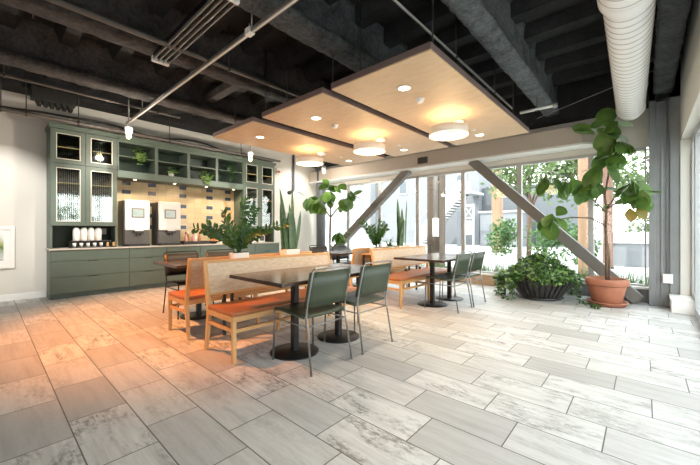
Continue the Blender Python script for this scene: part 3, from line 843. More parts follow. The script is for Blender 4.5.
# framed picture on the left wall
t = thing('framed_picture', 'white framed picture of green hills on the left wall', 'picture', (XL, -.12, .58))
mb = B(0, .035, -.5, -.44, 0, .74); mb.box(0, .035, .44, .5, 0, .74); mb.box(0, .035, -.44, .44, 0, .06); mb.box(0, .035, -.44, .44, .68, .74)
mb.build('frame', M['kettle'], t, bevel=.005)
B(0, .018, -.44, .44, .06, .68).build('mount', M['white'], t)
g = NG('picture_print')
sep = g.n('ShaderNodeSeparateXYZ', {0: g.obj()})
f = g.math('ADD', sep.outputs[2], g.math('MULTIPLY', g.noise(g.scaled(4, 4, 4), 1, 4), .35))
g.pr(g.ramp(f, [(.30, (.16, .03, .05)), (.42, (.55, .58, .58)), (.52, (.10, .18, .03)), (.62, (.38, .40, .18)), (.72, (.70, .72, .72))]), .3)
B(.018, .02, -.36, .36, .14, .60).build('print', g.mat, t)

# ------------------------------------------------------------------ plants
def pf_fig(t): return max(.06, math.sin(PI * min(1, (t * .92 + .04)) ** 1.35) ** .75)
def pf_oval(t): return max(.05, math.sin(PI * min(.97, t * .94 + .03)) ** .8)
def pf_strap(t): return (.75 + .5 * t - .35 * t * t) * (1 - t ** 5) + .02
def pf_ivy(t): return [.5, 1.0, .62, .4, .04][min(4, int(round(t * 4)))]
def pf_blade(t): return 1 - .92 * t
def rv(s=1): return Vector((R.uniform(-s, s), R.uniform(-s, s), R.uniform(-s, s)))

def fig_cluster(mb, c, n, spread, L, yellow=0, droop=.5):
    c = Vector(c)
    for i in range(n):
        a = 2 * PI * i / n + R.uniform(-.5, .5); el = R.uniform(-1.45, -.55) if R.random() < droop else R.uniform(-.4, .8)
        d = Vector((math.cos(a) * math.cos(el), math.sin(a) * math.cos(el), math.sin(el)))
        out = Vector((math.cos(a), math.sin(a), 0))
        base = c + out * spread * R.uniform(.05, .3) + rv(.04)
        nrm = out * math.sin(-el) + Vector((0, 0, 1)) * math.cos(el) + rv(.6)
        l = L * R.uniform(.75, 1.12)
        mb.leaf(base, d, nrm, l, l * R.uniform(.68, .84), pf_fig, R.uniform(.05, .3), R.uniform(.0, .10), 6, 1 if R.random() < yellow else 0)

t = thing('potted_fig_tree', 'tall fiddle leaf fig tree in a terracotta pot by the window', 'plant', (-.48, 7.0, 0))
MB().lathe([(0, .035), (.19, .035), (.20, .045), (.262, .33), (.262, .335), (.285, .34), (.295, .355), (.298, .435), (.285, .45), (.262, .45), (.255, .40), (0, .40)], n=48).build('pot', M['terracotta'], t)
MB().lathe([(0, 0), (.24, 0), (.275, .05), (.285, .055), (.288, .07), (.265, .07), (.24, .035), (0, .035)], n=48).build('saucer', M['terracotta'], t)
MB().lathe([(0, .42), (.12, .415), (.255, .40)], n=30).build('soil', M['soil'], t)
mb = MB()
mb.tube([(0, 0, .40), (.0, .0, .8), (-.01, .01, 1.15), (-.015, 0, 1.35)], [.026, .024, .022, .02], 10)
mb.tube([(.03, .02, .40), (.035, .02, .75), (.0, .03, 1.1), (-.01, .01, 1.3)], [.016, .015, .014, .013], 8)
mb.tube([(-.015, 0, 1.33), (.0, -.02, 1.6), (-.03, .02, 1.85), (.02, 0, 2.15), (.05, 0, 2.55), (.02, .0, 2.85), (.02, 0, 3.0)], [.02, .017, .015, .013, .012, .01, .006], 8)
mb.tube([(-.015, 0, 1.33), (-.2, -.1, 1.46), (-.45, -.15, 1.48), (-.72, -.15, 1.44)], [.015, .012, .01, .007], 8)
mb.tube([(0, 0, 1.55), (-.2, .0, 1.8), (-.35, .05, 2.02), (-.62, .0, 2.12), (-.85, -.05, 2.12)], [.015, .012, .011, .01, .007], 8)
mb.tube([(-.005, 0, 1.6), (.12, -.05, 1.82), (.3, -.08, 1.92), (.42, -.1, 1.88)], [.013, .011, .01, .007], 8)
mb.tube([(-.005, 0, 1.6), (.15, -.1, 1.72), (.3, -.15, 1.76)], [.012, .01, .007], 8)
mb.build('trunk', M['bark'], t)
mb = MB()
for c, n, s, L in [((-.72, -.15, 1.52), 7, .30, .34), ((-.80, -.15, 1.44), 4, .25, .34), ((-.84, -.08, 2.18), 8, .32, .33), ((-.78, -.08, 2.3), 3, .2, .28), ((-.55, -.05, 2.16), 6, .28, .33), ((-.2, -.05, 2.06), 6, .28, .30), ((-.05, -.15, 2.36), 3, .14, .40),
                   ((.34, -.1, 2.02), 9, .28, .27), ((.42, -.16, 1.84), 8, .26, .27), ((.25, -.1, 1.9), 4, .2, .26), ((.12, 0, 2.52), 8, .22, .31), ((.14, .0, 2.74), 7, .22, .32), ((-.1, 0, 2.92), 7, .26, .34), ((.06, 0, 3.04), 4, .15, .34), ((.06, -.02, 1.68), 2, .1, .2), ((-.32, .0, 1.98), 4, .2, .28)]:
    fig_cluster(mb, c, n, s, L, 0, .7)
mb.leaf((.02, 0, 2.98), (-.12, -.05, 1), (.15, -1, .2), .34, .30, pf_fig, .1, .05, 6)
mb.leaf((.3, -.2, 1.6), (.1, -.4, -.6), (.2, -1, .3), .22, .16, pf_fig, .2, .1, 6, 1)
mb.leaf((.38, -.15, 1.6), (.35, -.2, -.5), (.2, -1, .3), .2, .15, pf_fig, .2, .1, 6, 1)
mb.build('foliage', [M['leaffig'], M['leafyellow']], t)

# far fig tree near the round column
t = thing('potted_fig_tree', 'fiddle leaf fig tree standing in the far corner by the round column', 'plant', (-6.94, 6.85, 0))
MB().lathe([(0, 0), (.17, 0), (.22, .36), (.235, .38), (.22, .39), (.2, .34), (0, .34)], n=32).build('pot', M['potwhite'], t)
MB().lathe([(0, .35), (.2, .34)], n=24).build('soil', M['soil'], t)
mb = MB()
mb.tube([(0, 0, .34), (.0, 0, 1.0), (.02, 0, 1.5), (.03, 0, 1.66)], [.03, .028, .026, .024], 10)
mb.tube([(.03, 0, 1.64), (-.2, 0, 1.85), (-.42, .0, 2.0), (-.8, -.05, 2.22)], [.02, .016, .013, .009], 8)
mb.tube([(.03, 0, 1.64), (.02, 0, 2.0), (.0, 0, 2.4)], [.02, .016, .01], 8)
mb.tube([(.03, 0, 1.64), (.3, -.02, 1.86), (.7, -.05, 2.15)], [.02, .016, .01], 8)
mb.tube([(.1, 0, .34), (.14, 0, .7), (.42, -.05, .98), (.45, -.06, 1.2)], [.018, .016, .012, .008], 8)
mb.build('trunk', M['bark'], t)
mb = MB()
for c, n, s, L in [((-.9, -.05, 2.28), 5, .25, .36), ((-.7, 0, 2.16), 8, .28, .38), ((-.5, 0, 2.08), 6, .25, .36), ((-.05, 0, 2.42), 7, .22, .36), ((.05, 0, 2.55), 4, .2, .34), ((-.1, 0, 2.26), 4, .2, .32),
                   ((.62, -.05, 2.14), 8, .26, .36), ((.85, -.05, 2.2), 6, .26, .36), ((.8, -.05, 2.34), 4, .2, .32), ((.44, -.06, 1.2), 6, .22, .36), ((.52, -.06, 1.02), 3, .2, .3)]:
    fig_cluster(mb, c, n, s, L, 0, .75)
mb.build('foliage', M['leaffig'], t)

# ivy in ribbed dark pot
t = thing('ivy_planter', 'mound of ivy in a low dark ribbed bowl on the floor by the window', 'plant', (-1.46, 6.95, 0))
MB().lathe([(0, .0), (.34, .0), (.38, .03), (.34, .05), (.31, .06), (.44, .22), (.52, .34), (.50, .36), (.46, .33), (0, .32)], n=48).build('bowl', M['potdark'], t)
mb = MB()
for k in range(34):
    a = 2 * PI * k / 34; ca, sa = math.cos(a), math.sin(a)
    mb.bar((.33 * ca, .33 * sa, .05), (.56 * ca, .56 * sa, .37), .036, .055, (-sa, ca, 0))
mb.build('ribs', M['potdark'], t, bevel=.006)
MB().lathe([(0, .36), (.2, .35), (.46, .33)], n=30).build('soil', M['soil'], t)
mb = MB(); vine = MB()
def ivyleaf(p, out, mi=0, big=1.0):
    d = out + rv(.7) - Vector((0, 0, .35)); l = R.uniform(.045, .085) * big
    mb.leaf(p, d, out + Vector((0, 0, .9)) + rv(.6), l, l * R.uniform(.8, 1.05), pf_ivy, R.uniform(0, .3), .08, 4, mi)
for k in range(2100):
    a = R.uniform(0, 2 * PI); q = R.random() ** .55
    r = .60 * q; z = .38 + .36 * (1 - q ** 1.7) + R.uniform(-.06, .05)
    p = Vector((r * math.cos(a), r * math.sin(a), z))
    ivyleaf(p, Vector((math.cos(a) * q, math.sin(a) * q, 1 - q * .8)), 1 if R.random() < .36 else 0)
for k in range(44):
    if k < 24: a = R.uniform(2.3, 4.15)                      # thick skirt on the left side
    elif k < 28: a = R.uniform(-.3, .9)
    else: a = R.uniform(0.3, 2.6)
    front = 4.2 < (a % (2 * PI)) < 5.6
    Lr = R.uniform(.60, .76); drop = R.uniform(.0, .34) if not front else R.uniform(-.06, .10)
    pts = []
    for i in range(8):
        u = i / 7; rr = .35 + (Lr - .35) * math.sin(u * PI / 2); z = max(.02, .44 - (.44 - (.34 - drop)) * u ** 1.6)
        pts.append((rr * math.cos(a + u * .15), rr * math.sin(a + u * .15), z))
    if pts[-1][1] > .66 : continue
    vine.tube(pts, .004, 5)
    for i in range(2, 8):
        for _ in range(5):
            p = Vector(pts[i]) + rv(.05); p.z = max(.02, p.z)
            ivyleaf(p, Vector((math.cos(a), math.sin(a), .3)), 1 if R.random() < .45 else 0)
for yv in (-.28, -.05):                                       # a runner along the floor on the right
    pts = [(.5, yv, .3), (.66, yv - .02, .08), (.78, yv - .1, .02), (.86, yv - .12, .02)]
    vine.tube(pts, .004, 5)
    for q in pts[1:]:
        for _ in range(7): p = Vector(q) + rv(.06); p.z = max(.02, p.z); ivyleaf(p, Vector((.6, -.5, .4)), 0)
for k in range(30):
    a = R.uniform(0, 2 * PI); p = Vector((R.uniform(-.06, .06), R.uniform(-.06, .06), R.uniform(.74, .95)))
    mb.leaf(p, (math.cos(a), math.sin(a), R.uniform(-.1, .4)), (0, 0, 1), R.uniform(.12, .22), .055, pf_oval, .4, .1, 4, 1)
vine.tube([(0, 0, .36), (.02, 0, .93)], .006, 5)
vine.build('vines', M['leafbush'], t)
mb.build('foliage', [M['leafivy'], M['leaflight']], t)

# zz plant and snake plant makers (local, base at z=0)
def zz(loc, label, h, stems, potw, lean=.5, name='zz_plant', plan=None):
    t = thing(name, label, 'plant', loc)
    B(-potw * .55, potw * .55, -potw, potw, 0, .10).build('pot', M['potwhite'], t, bevel=.012, seg=3)
    B(-potw * .5, potw * .5, -potw * .92, potw * .92, .09, .104).build('soil', M['soil'], t)
    st = MB(); mb = MB()
    for i in range(stems):
        a = 2 * PI * i / stems + R.uniform(-.3, .3); ln = lean * R.uniform(.25, 1.1); hh = h * R.uniform(.65, 1.0) * (1.05 - .25 * ln)
        if plan: a, ln, hh = math.radians(plan[i][0]), plan[i][1], h * plan[i][2]
        pts = []
        for k in range(9):
            u = k / 8
            pts.append(Vector((math.cos(a) * hh * ln * u ** 1.5 * .8, math.sin(a) * hh * ln * u ** 1.5, .09 + hh * (u - .18 * ln * u * u))))
        st.tube(pts, [.012 - .0009 * k for k in range(9)], 6)
        for k in range(2, 9):
            d = (pts[k] - pts[k - 1]).normalized(); s = d.cross(Vector((math.sin(a), -math.cos(a), .2))).normalized()
            for sg in (-1, 1):
                for off in (0, .45):
                    p = pts[k] - (pts[k] - pts[k - 1]) * off
                    l = h * .115 * R.uniform(.8, 1.2)
                    mb.leaf(p, s * sg + d * .55 + rv(.25), d.cross(s) + rv(.4), l, l * .46, pf_oval, .25, .12, 4)
        mb.leaf(pts[8], pts[8] - pts[7], (0, 0, 1), h * .12, h * .05, pf_oval, .1, .1, 4)
    st.build('stems', M['leafbush'], t); mb.build('foliage', M['leafzz'], t)
    return t
def snake(loc, label, h, n, potw, spread=.12):
    t = thing('snake_plant', label, 'plant', loc)
    B(-potw * .6, potw * .6, -potw, potw, 0, .11).build('pot', M['potwhite'], t, bevel=.012, seg=3)
    B(-potw * .55, potw * .55, -potw * .92, potw * .92, .10, .114).build('soil', M['soil'], t)
    mb = MB()
    for i in range(n):
        a = R.uniform(0, 2 * PI); x, y = R.uniform(-.3, .3) * potw, (i / max(1, n - 1) - .5) * 1.7 * potw
        l = h * (1.0 if i % 3 == 1 else R.uniform(.5, .85))
        mb.leaf((x, y, .10), (R.uniform(-.1, .1), R.uniform(-1, 1) * spread, 1), (1, R.uniform(-.8, .5), 0), l, .085, pf_strap, R.uniform(-.05, .05), .2, 8)
    mb.build('leaves', M['leafsnake'], t)
    return t

# ------------------------------------------------------------------ benches
def make_bench(label):
    t = thing('bench', label, 'bench', (0, 0, 0), 0, 'cane back benches')
    L = .925
    s = B(-.215, .30, -L, L, .438, .482).build('seat_pad', M['leather'], t, bevel=.014, seg=3)
    mb = MB()
    mb.box(.262, .298, -L, L, .385, .438); mb.box(-.235, -.20, -L, L, .385, .438)
    for y in (-L, -.018, L - .036): mb.box(-.20, .262, y, y + .036, .385, .438)
    mb.build('seat_frame', M['oaky'], t, bevel=.003)
    for y in (-L + .02, 0, L - .02):
        MB().bar((.285, y, 0), (.278, y, .386), .034, .034, (1, 0, 0), w2=.042, h2=.042).build('leg', M['oak'], t, bevel=.004)
        MB().bar((-.285, y, 0), (-.215, y, .40), .034, .034, (1, 0, 0), w2=.042, h2=.046).build('leg', M['oak'], t, bevel=.004)
        B(-.245, .27, y - .013, y + .013, .285, .318).build('side_stretcher', M['oak'], t, bevel=.003)
    B(.270, .294, -L + .03, L - .03, .285, .318).build('front_stretcher', M['oaky'], t, bevel=.003)
    # back
    for y in (-L + .02, L - .02):
        MB().bar((-.215, y, .40), (-.318, y, .93), .042, .046, (1, 0, 0), w2=.04, h2=.034).build('back_post', M['oak'], t, bevel=.004)
    def bx(z): return -.215 - (z - .40) * .103 / .53
    MB().bar((bx(.915), -L + .04, .915), (bx(.915), L - .04, .915), .030, .034, (0, 0, 1)).build('top_rail', M['oaky'], t, bevel=.003)
    MB().bar((bx(.575), -L + .04, .575), (bx(.575), L - .04, .575), .030, .034, (0, 0, 1)).build('bottom_rail', M['oaky'], t, bevel=.003)
    z0, z1 = .59, .90
    mb = MB(); mb.prism([(bx(z0) + .018, z0), (bx(z1) + .018, z1), (bx(z1) - .012, z1), (bx(z0) - .012, z0)], -L + .04, L - .04, 'y')
    mb.build('cane_panel', M['cane'], t)
    return t
bench = make_bench('nearest oak bench with cane back and tan seat facing the front table')
bench.location = (-3.155, 2.475, 0)
dup(bench, (-4.165, 2.475, 0), PI, 'oak bench facing the cabinets, back to back with the nearest bench')
b3 = dup(bench, (-3.175, 5.345, 0), 0, 'farther oak cane back bench facing the table by the window')
dup(bench, (-4.19, 5.345, 0), PI, 'farther oak bench facing away, back to back with the window side bench')
# dark clips along the rear of the farther seat
for y in (-.55, 0.0, .5):
    MB().box(-.205, -.165, y - .02, y + .02, .4821, .515).box(-.205, -.185, y - .035, y + .035, .515, .53).build('seat_clip', M['blackplastic'], b3, bevel=.003)
# planter troughs between the backs
def trough(y, label, L, zt, xc):
    t = thing('planter_trough', label, 'planter', (xc, y, 0), 0, 'planter troughs between bench backs')
    B(-.125, .125, -L, L, zt - .02, zt).build('shelf_board', M['oaky'], t, bevel=.003)
    for s in (-1, 1): B(s * .117 - .008, s * .117 + .008, -L, L, zt - .09, zt - .02).build('side_rail', M['oaky'], t)
    for sy in (-1, 1):
        for sx in (-1, 1):
            B(sx * .09 - .015, sx * .09 + .015, sy * (L - .03) - .015, sy * (L - .03) + .015, 0, zt - .02).build('leg', M['darkmetal'], t)
trough(2.62, 'narrow oak planter shelf between the nearer bench backs', .72, .885, -3.66)
trough(5.345, 'narrow oak planter shelf between the farther bench backs', .80, .835, -3.685)
zz((-3.66, 2.07, .8851), 'dark green ZZ plant in a white pot above the nearest bench back', .66, 9, .105, 1.15, plan=[(215, 1.5, .62), (230, 1.2, .55), (250, .9, .6), (200, .5, .8), (90, .12, 1.0), (60, .35, .88), (40, 1.3, .72), (20, 1.0, .5), (300, .7, .6)])
snake((-3.66, 2.84, .8851), 'tall snake plant in a pale pot at the right of the nearest bench back', .86, 7, .12, .20)
zz((-3.69, 4.84, .8351), 'dark ZZ plant on the farther bench back near the diagonal brace', .62, 8, .12, .7)
t = snake((-3.69, 5.64, .8351), 'tall snake plant on the farther bench back in front of the window', .98, 8, .12, .22)
t = thing('low_potted_plant', 'low spiky plant between the ZZ plant and snake plant on the farther bench', 'plant', (-3.69, 5.27, .8351))
B(-.06, .06, -.10, .10, 0, .11).build('pot', M['potwhite'], t, bevel=.012, seg=3)
mb = MB()
for k in range(40):
    a = R.uniform(0, 2 * PI); el = R.uniform(.2, 1.3)
    mb.leaf((R.uniform(-.03, .03), R.uniform(-.06, .06), .105), (math.cos(a) * math.cos(el), math.sin(a) * math.cos(el), math.sin(el)), (0, 0, 1), R.uniform(.12, .26), .02, pf_strap, .4, .2, 5)
mb.build('foliage', M['leafbush'], t)

# ------------------------------------------------------------------ tables
def make_table(L, W, ped, label, cat='table'):
    t = thing('dining_table', label, 'table', (0, 0, 0), 0, 'dark pedestal tables')
    mb = B(-W / 2, W / 2, -L / 2, L / 2, .765, .80); mb.build('tabletop', M['tabletop'], t, bevel=.004)
    for y, x in ped:
        MB().lathe([(0, 0), (.248, 0), (.25, .006), (.245, .013), (.05, .018), (0, .018)], (x, y, 0), n=48).build('base_disc', M['blackmetal'], t)
        B(x - .032, x + .032, y - .032, y + .032, .016, .75).build('column', M['blackmetal'], t, bevel=.008)
        B(x - .2, x + .2, y - .16, y + .16, .75, .765).build('top_plate', M['blackmetal'], t)
    return t
t1 = make_table(1.60, .88, [(-.325, .02), (.325, .02)], 'nearest dark wood table with two round black bases')
t1.location = (-2.715, 2.475, 0)
dup(t1, (-2.70, 5.40, 0), 0, 'dark wood table in front of the window with two green chairs')
dup(t1, (-4.86, 2.44, 0), PI, 'dark wood table behind the nearest benches, beside the cabinets')
dup(t1, (-4.87, 5.40, 0), PI, 'far dark wood table beyond the benches near the far corner')

# ------------------------------------------------------------------ chairs
def make_chair(label, leather, metal):
    t = thing('chair', label, 'chair', (0, 0, 0), 0, 'sling chairs')
    r = .0095; h = .245
    for s in (-1, 1):
        MB().tube([(.275, s * (h + .012), 0), (.262, s * h, .47), (.25, s * h, .495), (.225, s * h, .505)], r, 8).tube([(.275, s * (h + .012), 0), (.275, s * (h + .012), .012)], r + .004, 8).build('leg', metal, t)
        MB().tube([(-.285, s * (h + .015), 0), (-.215, s * h, .42), (-.200, s * h, .50), (-.215, s * h, .60), (-.285, s * (h - .003), .89), (-.288, s * (h - .012), .908)], r, 8).tube([(-.285, s * (h + .015), 0), (-.283, s * (h + .015), .012)], r + .004, 8).build('leg', metal, t)
        MB().tube([(.225, s * h, .505), (-.205, s * h, .478)], r, 8).build('seat_rail', metal, t)
        MB().tube([(.264, s * h, .40), (-.213, s * h, .40)], r * .8, 8).build('stretcher', metal, t)
    MB().tube([(-.288, -h + .012, .908), (-.288, -h + .03, .916), (-.288, h - .03, .916), (-.288, h - .012, .908)], r, 8).build('top_bar', metal, t)
    MB().tube([(-.213, -h, .40), (-.213, h, .40)], r * .8, 8).build('stretcher', metal, t)
    # sling seat: slightly sagging sheet with rolled side edges
    def sheet(rows, th, n=9):
        mb = MB(); vs = []; fs = []
        for (x, z, sag, nx, nz) in rows:
            for k in range(n):
                u = -1 + 2 * k / (n - 1); b = sag * (1 - u * u)
                vs.append((x - nx * b, u * (h + .013), z - nz * b))
        N = len(rows)
        top = list(vs)
        for (x, z, sag, nx, nz) in rows:
            for k in range(n):
                u = -1 + 2 * k / (n - 1); b = sag * (1 - u * u) + th
                vs.append((x - nx * b, u * (h + .013), z - nz * b))
        M_ = N * n
        for i in range(N - 1):
            for k in range(n - 1):
                a = i * n + k
                fs.append((a, a + 1, a + n + 1, a + n)); fs.append((M_ + a, M_ + a + n, M_ + a + n + 1, M_ + a + 1))
        for i in range(N - 1):
            a = i * n; fs.append((a, a + n, M_ + a + n, M_ + a)); a = i * n + n - 1; fs.append((a, M_ + a, M_ + a + n, a + n))
        for k in range(n - 1):
            fs.append((k, M_ + k, M_ + k + 1, k + 1)); a = (N - 1) * n + k; fs.append((a, a + 1, M_ + a + 1, M_ + a))
        return mb.add(vs, fs, 0, True)
    sheet([(.262, .49, 0, 0, 1), (.24, .515, .004, 0, 1), (.1, .508, .014, 0, 1), (-.1, .497, .014, 0, 1), (-.185, .492, .006, 0, 1)], .022).build('seat', leather, t)
    sheet([(-.186, .565, .012, 1, 0), (-.2, .65, .018, 1, 0), (-.225, .75, .018, 1, 0), (-.258, .885, .012, 1, 0)], .028).build('backrest', leather, t)
    mb = MB()
    for s in (-1, 1):
        for z, x in ((.61, -.222), (.85, -.28)):
            mb.tube([(x - .012, s * (h - .03), z), (x - .02, s * (h - .03), z)], .006, 8)
    mb.build('rivets', M['blackmetal'], t)
    return t
ch = make_chair('green leather chair nearest the camera, at the left of the front table', M['greenleather'], M['steel'])
ch.location = (-2.41, 2.135, 0); ch.rotation_euler = (0, 0, PI)
dup(ch, (-2.40, 2.81, 0), PI, 'second green leather chair at the front table, right of the nearest chair')
dup(ch, (-2.375, 5.03, 0), PI, 'green leather chair at the window table, nearer the camera')
dup(ch, (-2.36, 5.60, 0), PI, 'green leather chair at the window table, nearer the window')
cb = make_chair('black chair left of the benches with its back to the cabinets', M['blackleather'], M['blackmetal'])
cb['group'] = 'black sling chairs'
cb.location = (-5.17, 2.09, 0)
dup(cb, (-5.17, 2.74, 0), 0, 'second black chair by the cabinets, mostly behind the nearest bench back')
dup(cb, (-5.20, 5.03, 0), 0, 'black chair at the far table, nearer the camera')
dup(cb, (-5.20, 5.70, 0), 0, 'black chair at the far table, nearer the window')

# shelf plants
def trailing(loc, label, n, drop, mat, w=.14):
    t = thing('trailing_plant', label, 'plant', loc, 0, 'small plants on the open shelves')
    MB().lathe([(0, 0), (.045, 0), (.06, .09), (.055, .09), (.04, .02), (0, .02)], n=18).build('pot', M['potwhite'], t)
    mb = MB()
    for k in range(n):
        a = R.uniform(0, 2 * PI); u = R.random()
        if u < .5: p = Vector((R.uniform(-.06, .09), R.uniform(-w, w) * .7, .09 + R.uniform(0, .14)))
        else: p = Vector((.09 + R.uniform(0, .05), R.uniform(-w, w) * (.8 - .4 * (u - .5)), .10 - drop * (u - .5) * 2 * R.uniform(.3, 1)))
        l = R.uniform(.04, .075)
        mb.leaf(p, (math.cos(a) + .5, math.sin(a), R.uniform(-.7, .5)), (1, 0, .6) if u > .5 else (0.3, 0, 1), l, l * .75, pf_oval, .2, .1, 4)
    mb.build('foliage', mat, t)
xs = -7.98
trailing((xs, 2.20, ZS2), 'small trailing plant on the upper shelf of the leftmost open bay', 110, .30, M['leaflight'])
trailing((xs, 2.84, ZS1), 'small pale potted plant on the lower shelf of the second bay', 45, .02, M['leaflight'], .09)
trailing((xs, 3.60, ZS1), 'trailing plant hanging from the lower shelf of the third bay', 90, .24, M['leaflight'])
trailing((xs, 4.24, ZS2), 'dark trailing plant hanging from the upper shelf of the fourth bay', 100, .36, M['leafzz'], .10)

# outlet on the corner column, conduit
t = thing('outlet_box', 'white outlet box low on the grey corner column', 'outlet', (.275, 7.42, .47))
B(-.06, .06, -.04, .034, -.075, .075).build('box', M['lampwhite'], t, bevel=.005)
B(-.04, .04, -.045, -.04, -.055, .055).build('face_plate', M['kettle'], t, bevel=.002)
pipe('column_conduit', [(.265, 7.444, .54), (.265, 7.444, 3.37)], .010, M['column'], 'thin conduit running up the grey corner column from the outlet', 'conduit', n=8)

# ------------------------------------------------------------------ outside
struct(B(-45, 30, YB + .12, 60, -.12, -.02).build('outside_ground', M['concrete']))
struct(B(.78, 30, -25, YB + .12, -.12, -.02).build('side_ground', M['concrete']))
struct(B(-45, .78, -25, YF - .2, -.12, -.02).build('rear_ground', M['concrete']))
# building across the yard
t = thing('stair_building', 'pale grey building across the yard with an outside staircase', 'building', (-14, 26, -.02))
B(-26, 3.2, 3.0, 9, 0, 9).build('main_wall', M['facade'], t)
B(-26, -8.2, 2.0, 3.0, 0, 9).build('pale_wing', M['facadelt'], t)
mb = B(3.2, 10.5, 3.6, 9, 0, 5.0); mb.build('dark_wing', M['facadedk'], t)
B(4.2, 7.0, .5, 3.0, 0, 2.65).build('annex', M['facade'], t); B(4.1, 7.1, .4, 3.1, 2.65, 2.8).build('annex_roof', M['extwhite'], t)
B(4.95, 5.85, .44, .5, 0, 1.75).build('annex_door', M['facadedk'], t)
for x, z in ((1.6, 5.0), (4.6, 4.6), (-4.6, 5.0)):
    yw = 3.0 if x < 3.2 else 3.6
    w = B(x - .5, x + .5, yw - .08, yw, z, z + 1.4).build('window', M['extwhite'], t); B(x - .42, x + .42, yw - .1, yw - .08, z + .08, z + 1.32).build('pane', M['windowdk'], w)
for x in (-22.5, -19, -15.5, -12, -9.6):
    for z in (1.2, 3.6, 6.0):
        w = B(x - .9, x + .9, 1.93, 2.0, z, z + 1.6).build('window', M['extwhite'], t); B(x - .75, x + .75, 1.9, 1.93, z + .15, z + 1.45).build('pane', M['facade'], w)
mb = MB()
mb.prism([(-1.6, -.0), (-1.0, .0), (2.9, 4.35), (2.9, 5.4), (2.5, 5.4), (-1.6, .9)], .2, .3, 'y')
mb.prism([(-1.6, -.0), (-1.0, .0), (2.9, 4.35), (2.9, 5.4), (2.5, 5.4), (-1.6, .9)], 1.5, 1.6, 'y')
st = mb.build('stair_stringers', M['extwhite'], t)
mb = MB()
for k in range(20): mb.box(-1.25 + k * .205, -.98 + k * .205, .3, 1.5, .1 + k * .215, .16 + k * .215)
mb.build('treads', M['facadedk'], st)
B(2.6, 3.6, .2, 3.0, 4.3, 4.5).build('stair_landing', M['extwhite'], t)
mb = MB()
for x, z0, z1 in ((-1.5, 0, 1.9), (.0, 1.5, 3.6), (1.5, 3.1, 5.2), (2.9, 4.5, 6.3), (3.5, 4.5, 6.3)): mb.box(x - .03, x + .03, .22, .28, z0, z1)
mb.bar((-1.5, .25, 1.9), (2.9, .25, 6.3), .06, .06); mb.bar((2.9, .25, 6.3), (3.5, .25, 6.3), .06, .06)
mb.build('handrail', M['extwhite'], t)
# gate frame with panel beside the stair
t = thing('yard_gate', 'white steel frame gate with a hanging sign panel beside the staircase', 'gate', (-10.2, 25.2, -.02))
mb = B(-.42, -.32, -.05, .05, 0, 3.3); mb.box(.32, .42, -.05, .05, 0, 3.3); mb.box(-.32, .32, -.05, .05, 3.15, 3.3); mb.box(-.32, .32, -.04, .04, 2.2, 2.3)
mb.bar((-.32, 0, 2.3), (.32, 0, 3.15), .05, .05); mb.bar((.32, 0, 2.3), (-.32, 0, 3.15), .05, .05); mb.build('frame', M['extwhite'], t)
B(-.25, .25, -.08, -.05, .95, 2.0).build('sign_panel', M['kettle'], t)
B(-.95, -.5, .0, .06, 0, 2.8).build('gate_leaf', M['facadedk'], t)
# timbers
def post(loc, w, d, h, mat, label):
    t = thing('timber_post', label, 'post', loc, 0, 'timber posts outside')
    MB().bar((0, 0, 0), (0, 0, h), w, d, (0, 1, 0)).build('shaft', mat, t, bevel=.03, seg=2)
    B(-w / 2 - .03, w / 2 + .03, -d / 2 - .03, d / 2 + .03, 0, .06).build('base_plate', M['darkmetal'], t)
    return t
p = post((-5.24, 10.2, -.02), .46, .46, 5.2, M['timber'], 'thick weathered timber post right outside the window behind the window table')
post((-6.4, 20, -.02), .5, .5, 6.0, M['timberlt'], 'orange brown timber post farther out, seen under the diagonal brace')
post((-1.22, 11, -.02), .30, .3, 4.6, M['timberlt'], 'pale timber post outside behind the fig tree trunk, left of it')
post((-.93, 14, -.02), .27, .27, 5.0, M['timberred'], 'reddish timber post outside, just right of the fig tree trunk')
t = thing('meter_box', 'white meter box with pipes fixed to the thick weathered post', 'box', (-5.1, 9.95, 1.05))
B(-.085, .085, -.12, 0, .0, .60).build('box', M['kettle'], t, bevel=.01)
mb = MB()
for x in (-.05, .0, .05): mb.tube([(x, -.07, .60), (x, -.07, 3.6)], .010, 8)
mb.build('pipes', M['extwhite'], t)
# trees and shrubs
def blob_tree(name, loc, label, cat, h, rx, ry, rz, n, leafL, mat, trunk=.12, group=None):
    t = thing(name, label, cat, loc, 0, group)
    if trunk:
        mb = MB().tube([(0, 0, 0), (.05, .05, h * .5), (0, 0, h)], [trunk, trunk * .8, trunk * .4], 8)
        for k in range(6):
            a = 2 * PI * k / 6; mb.tube([(.03, .03, h * (.45 + .06 * k)), (math.cos(a) * rx * .6, math.sin(a) * ry * .6, h + R.uniform(-.3, .5) * rz)], [trunk * .5, trunk * .15], 6)
        mb.build('trunk', M['bark'], t)
    mb = MB()
    lobes = [(rv(.55), R.uniform(.45, .75)) for _ in range(11)]
    for k in range(n):
        c, s = R.choice(lobes)
        d = rv(1)
        if d.length < .05: continue
        d = d.normalized() * R.uniform(.55, 1) * s
        p = Vector(((c.x + d.x) * rx, (c.y + d.y) * ry, h + (c.z + d.z) * rz))
        if p.z < .03: continue
        l = leafL * R.uniform(.7, 1.3)
        mb.leaf(p, rv(1) + Vector((0, 0, -.2)), rv(1) + Vector((0, 0, .6)), l, l * .6, pf_oval, .2, .1, 2)
    mb.build('foliage', mat, t)
    return t
G = 'trees outside the window'
blob_tree('broadleaf_tree', (-4.4, 18.5, -.02), 'light green tree outside between the brown post and the fig', 'tree', 4.6, 1.9, 1.6, 1.8, 1500, .22, M['leaftree'], .12, G)
blob_tree('broadleaf_tree', (-1.9, 17.5, -.02), 'light green tree outside behind the left branches of the fig', 'tree', 4.2, 1.9, 1.5, 1.9, 1500, .22, M['leaftree'], .12, G)
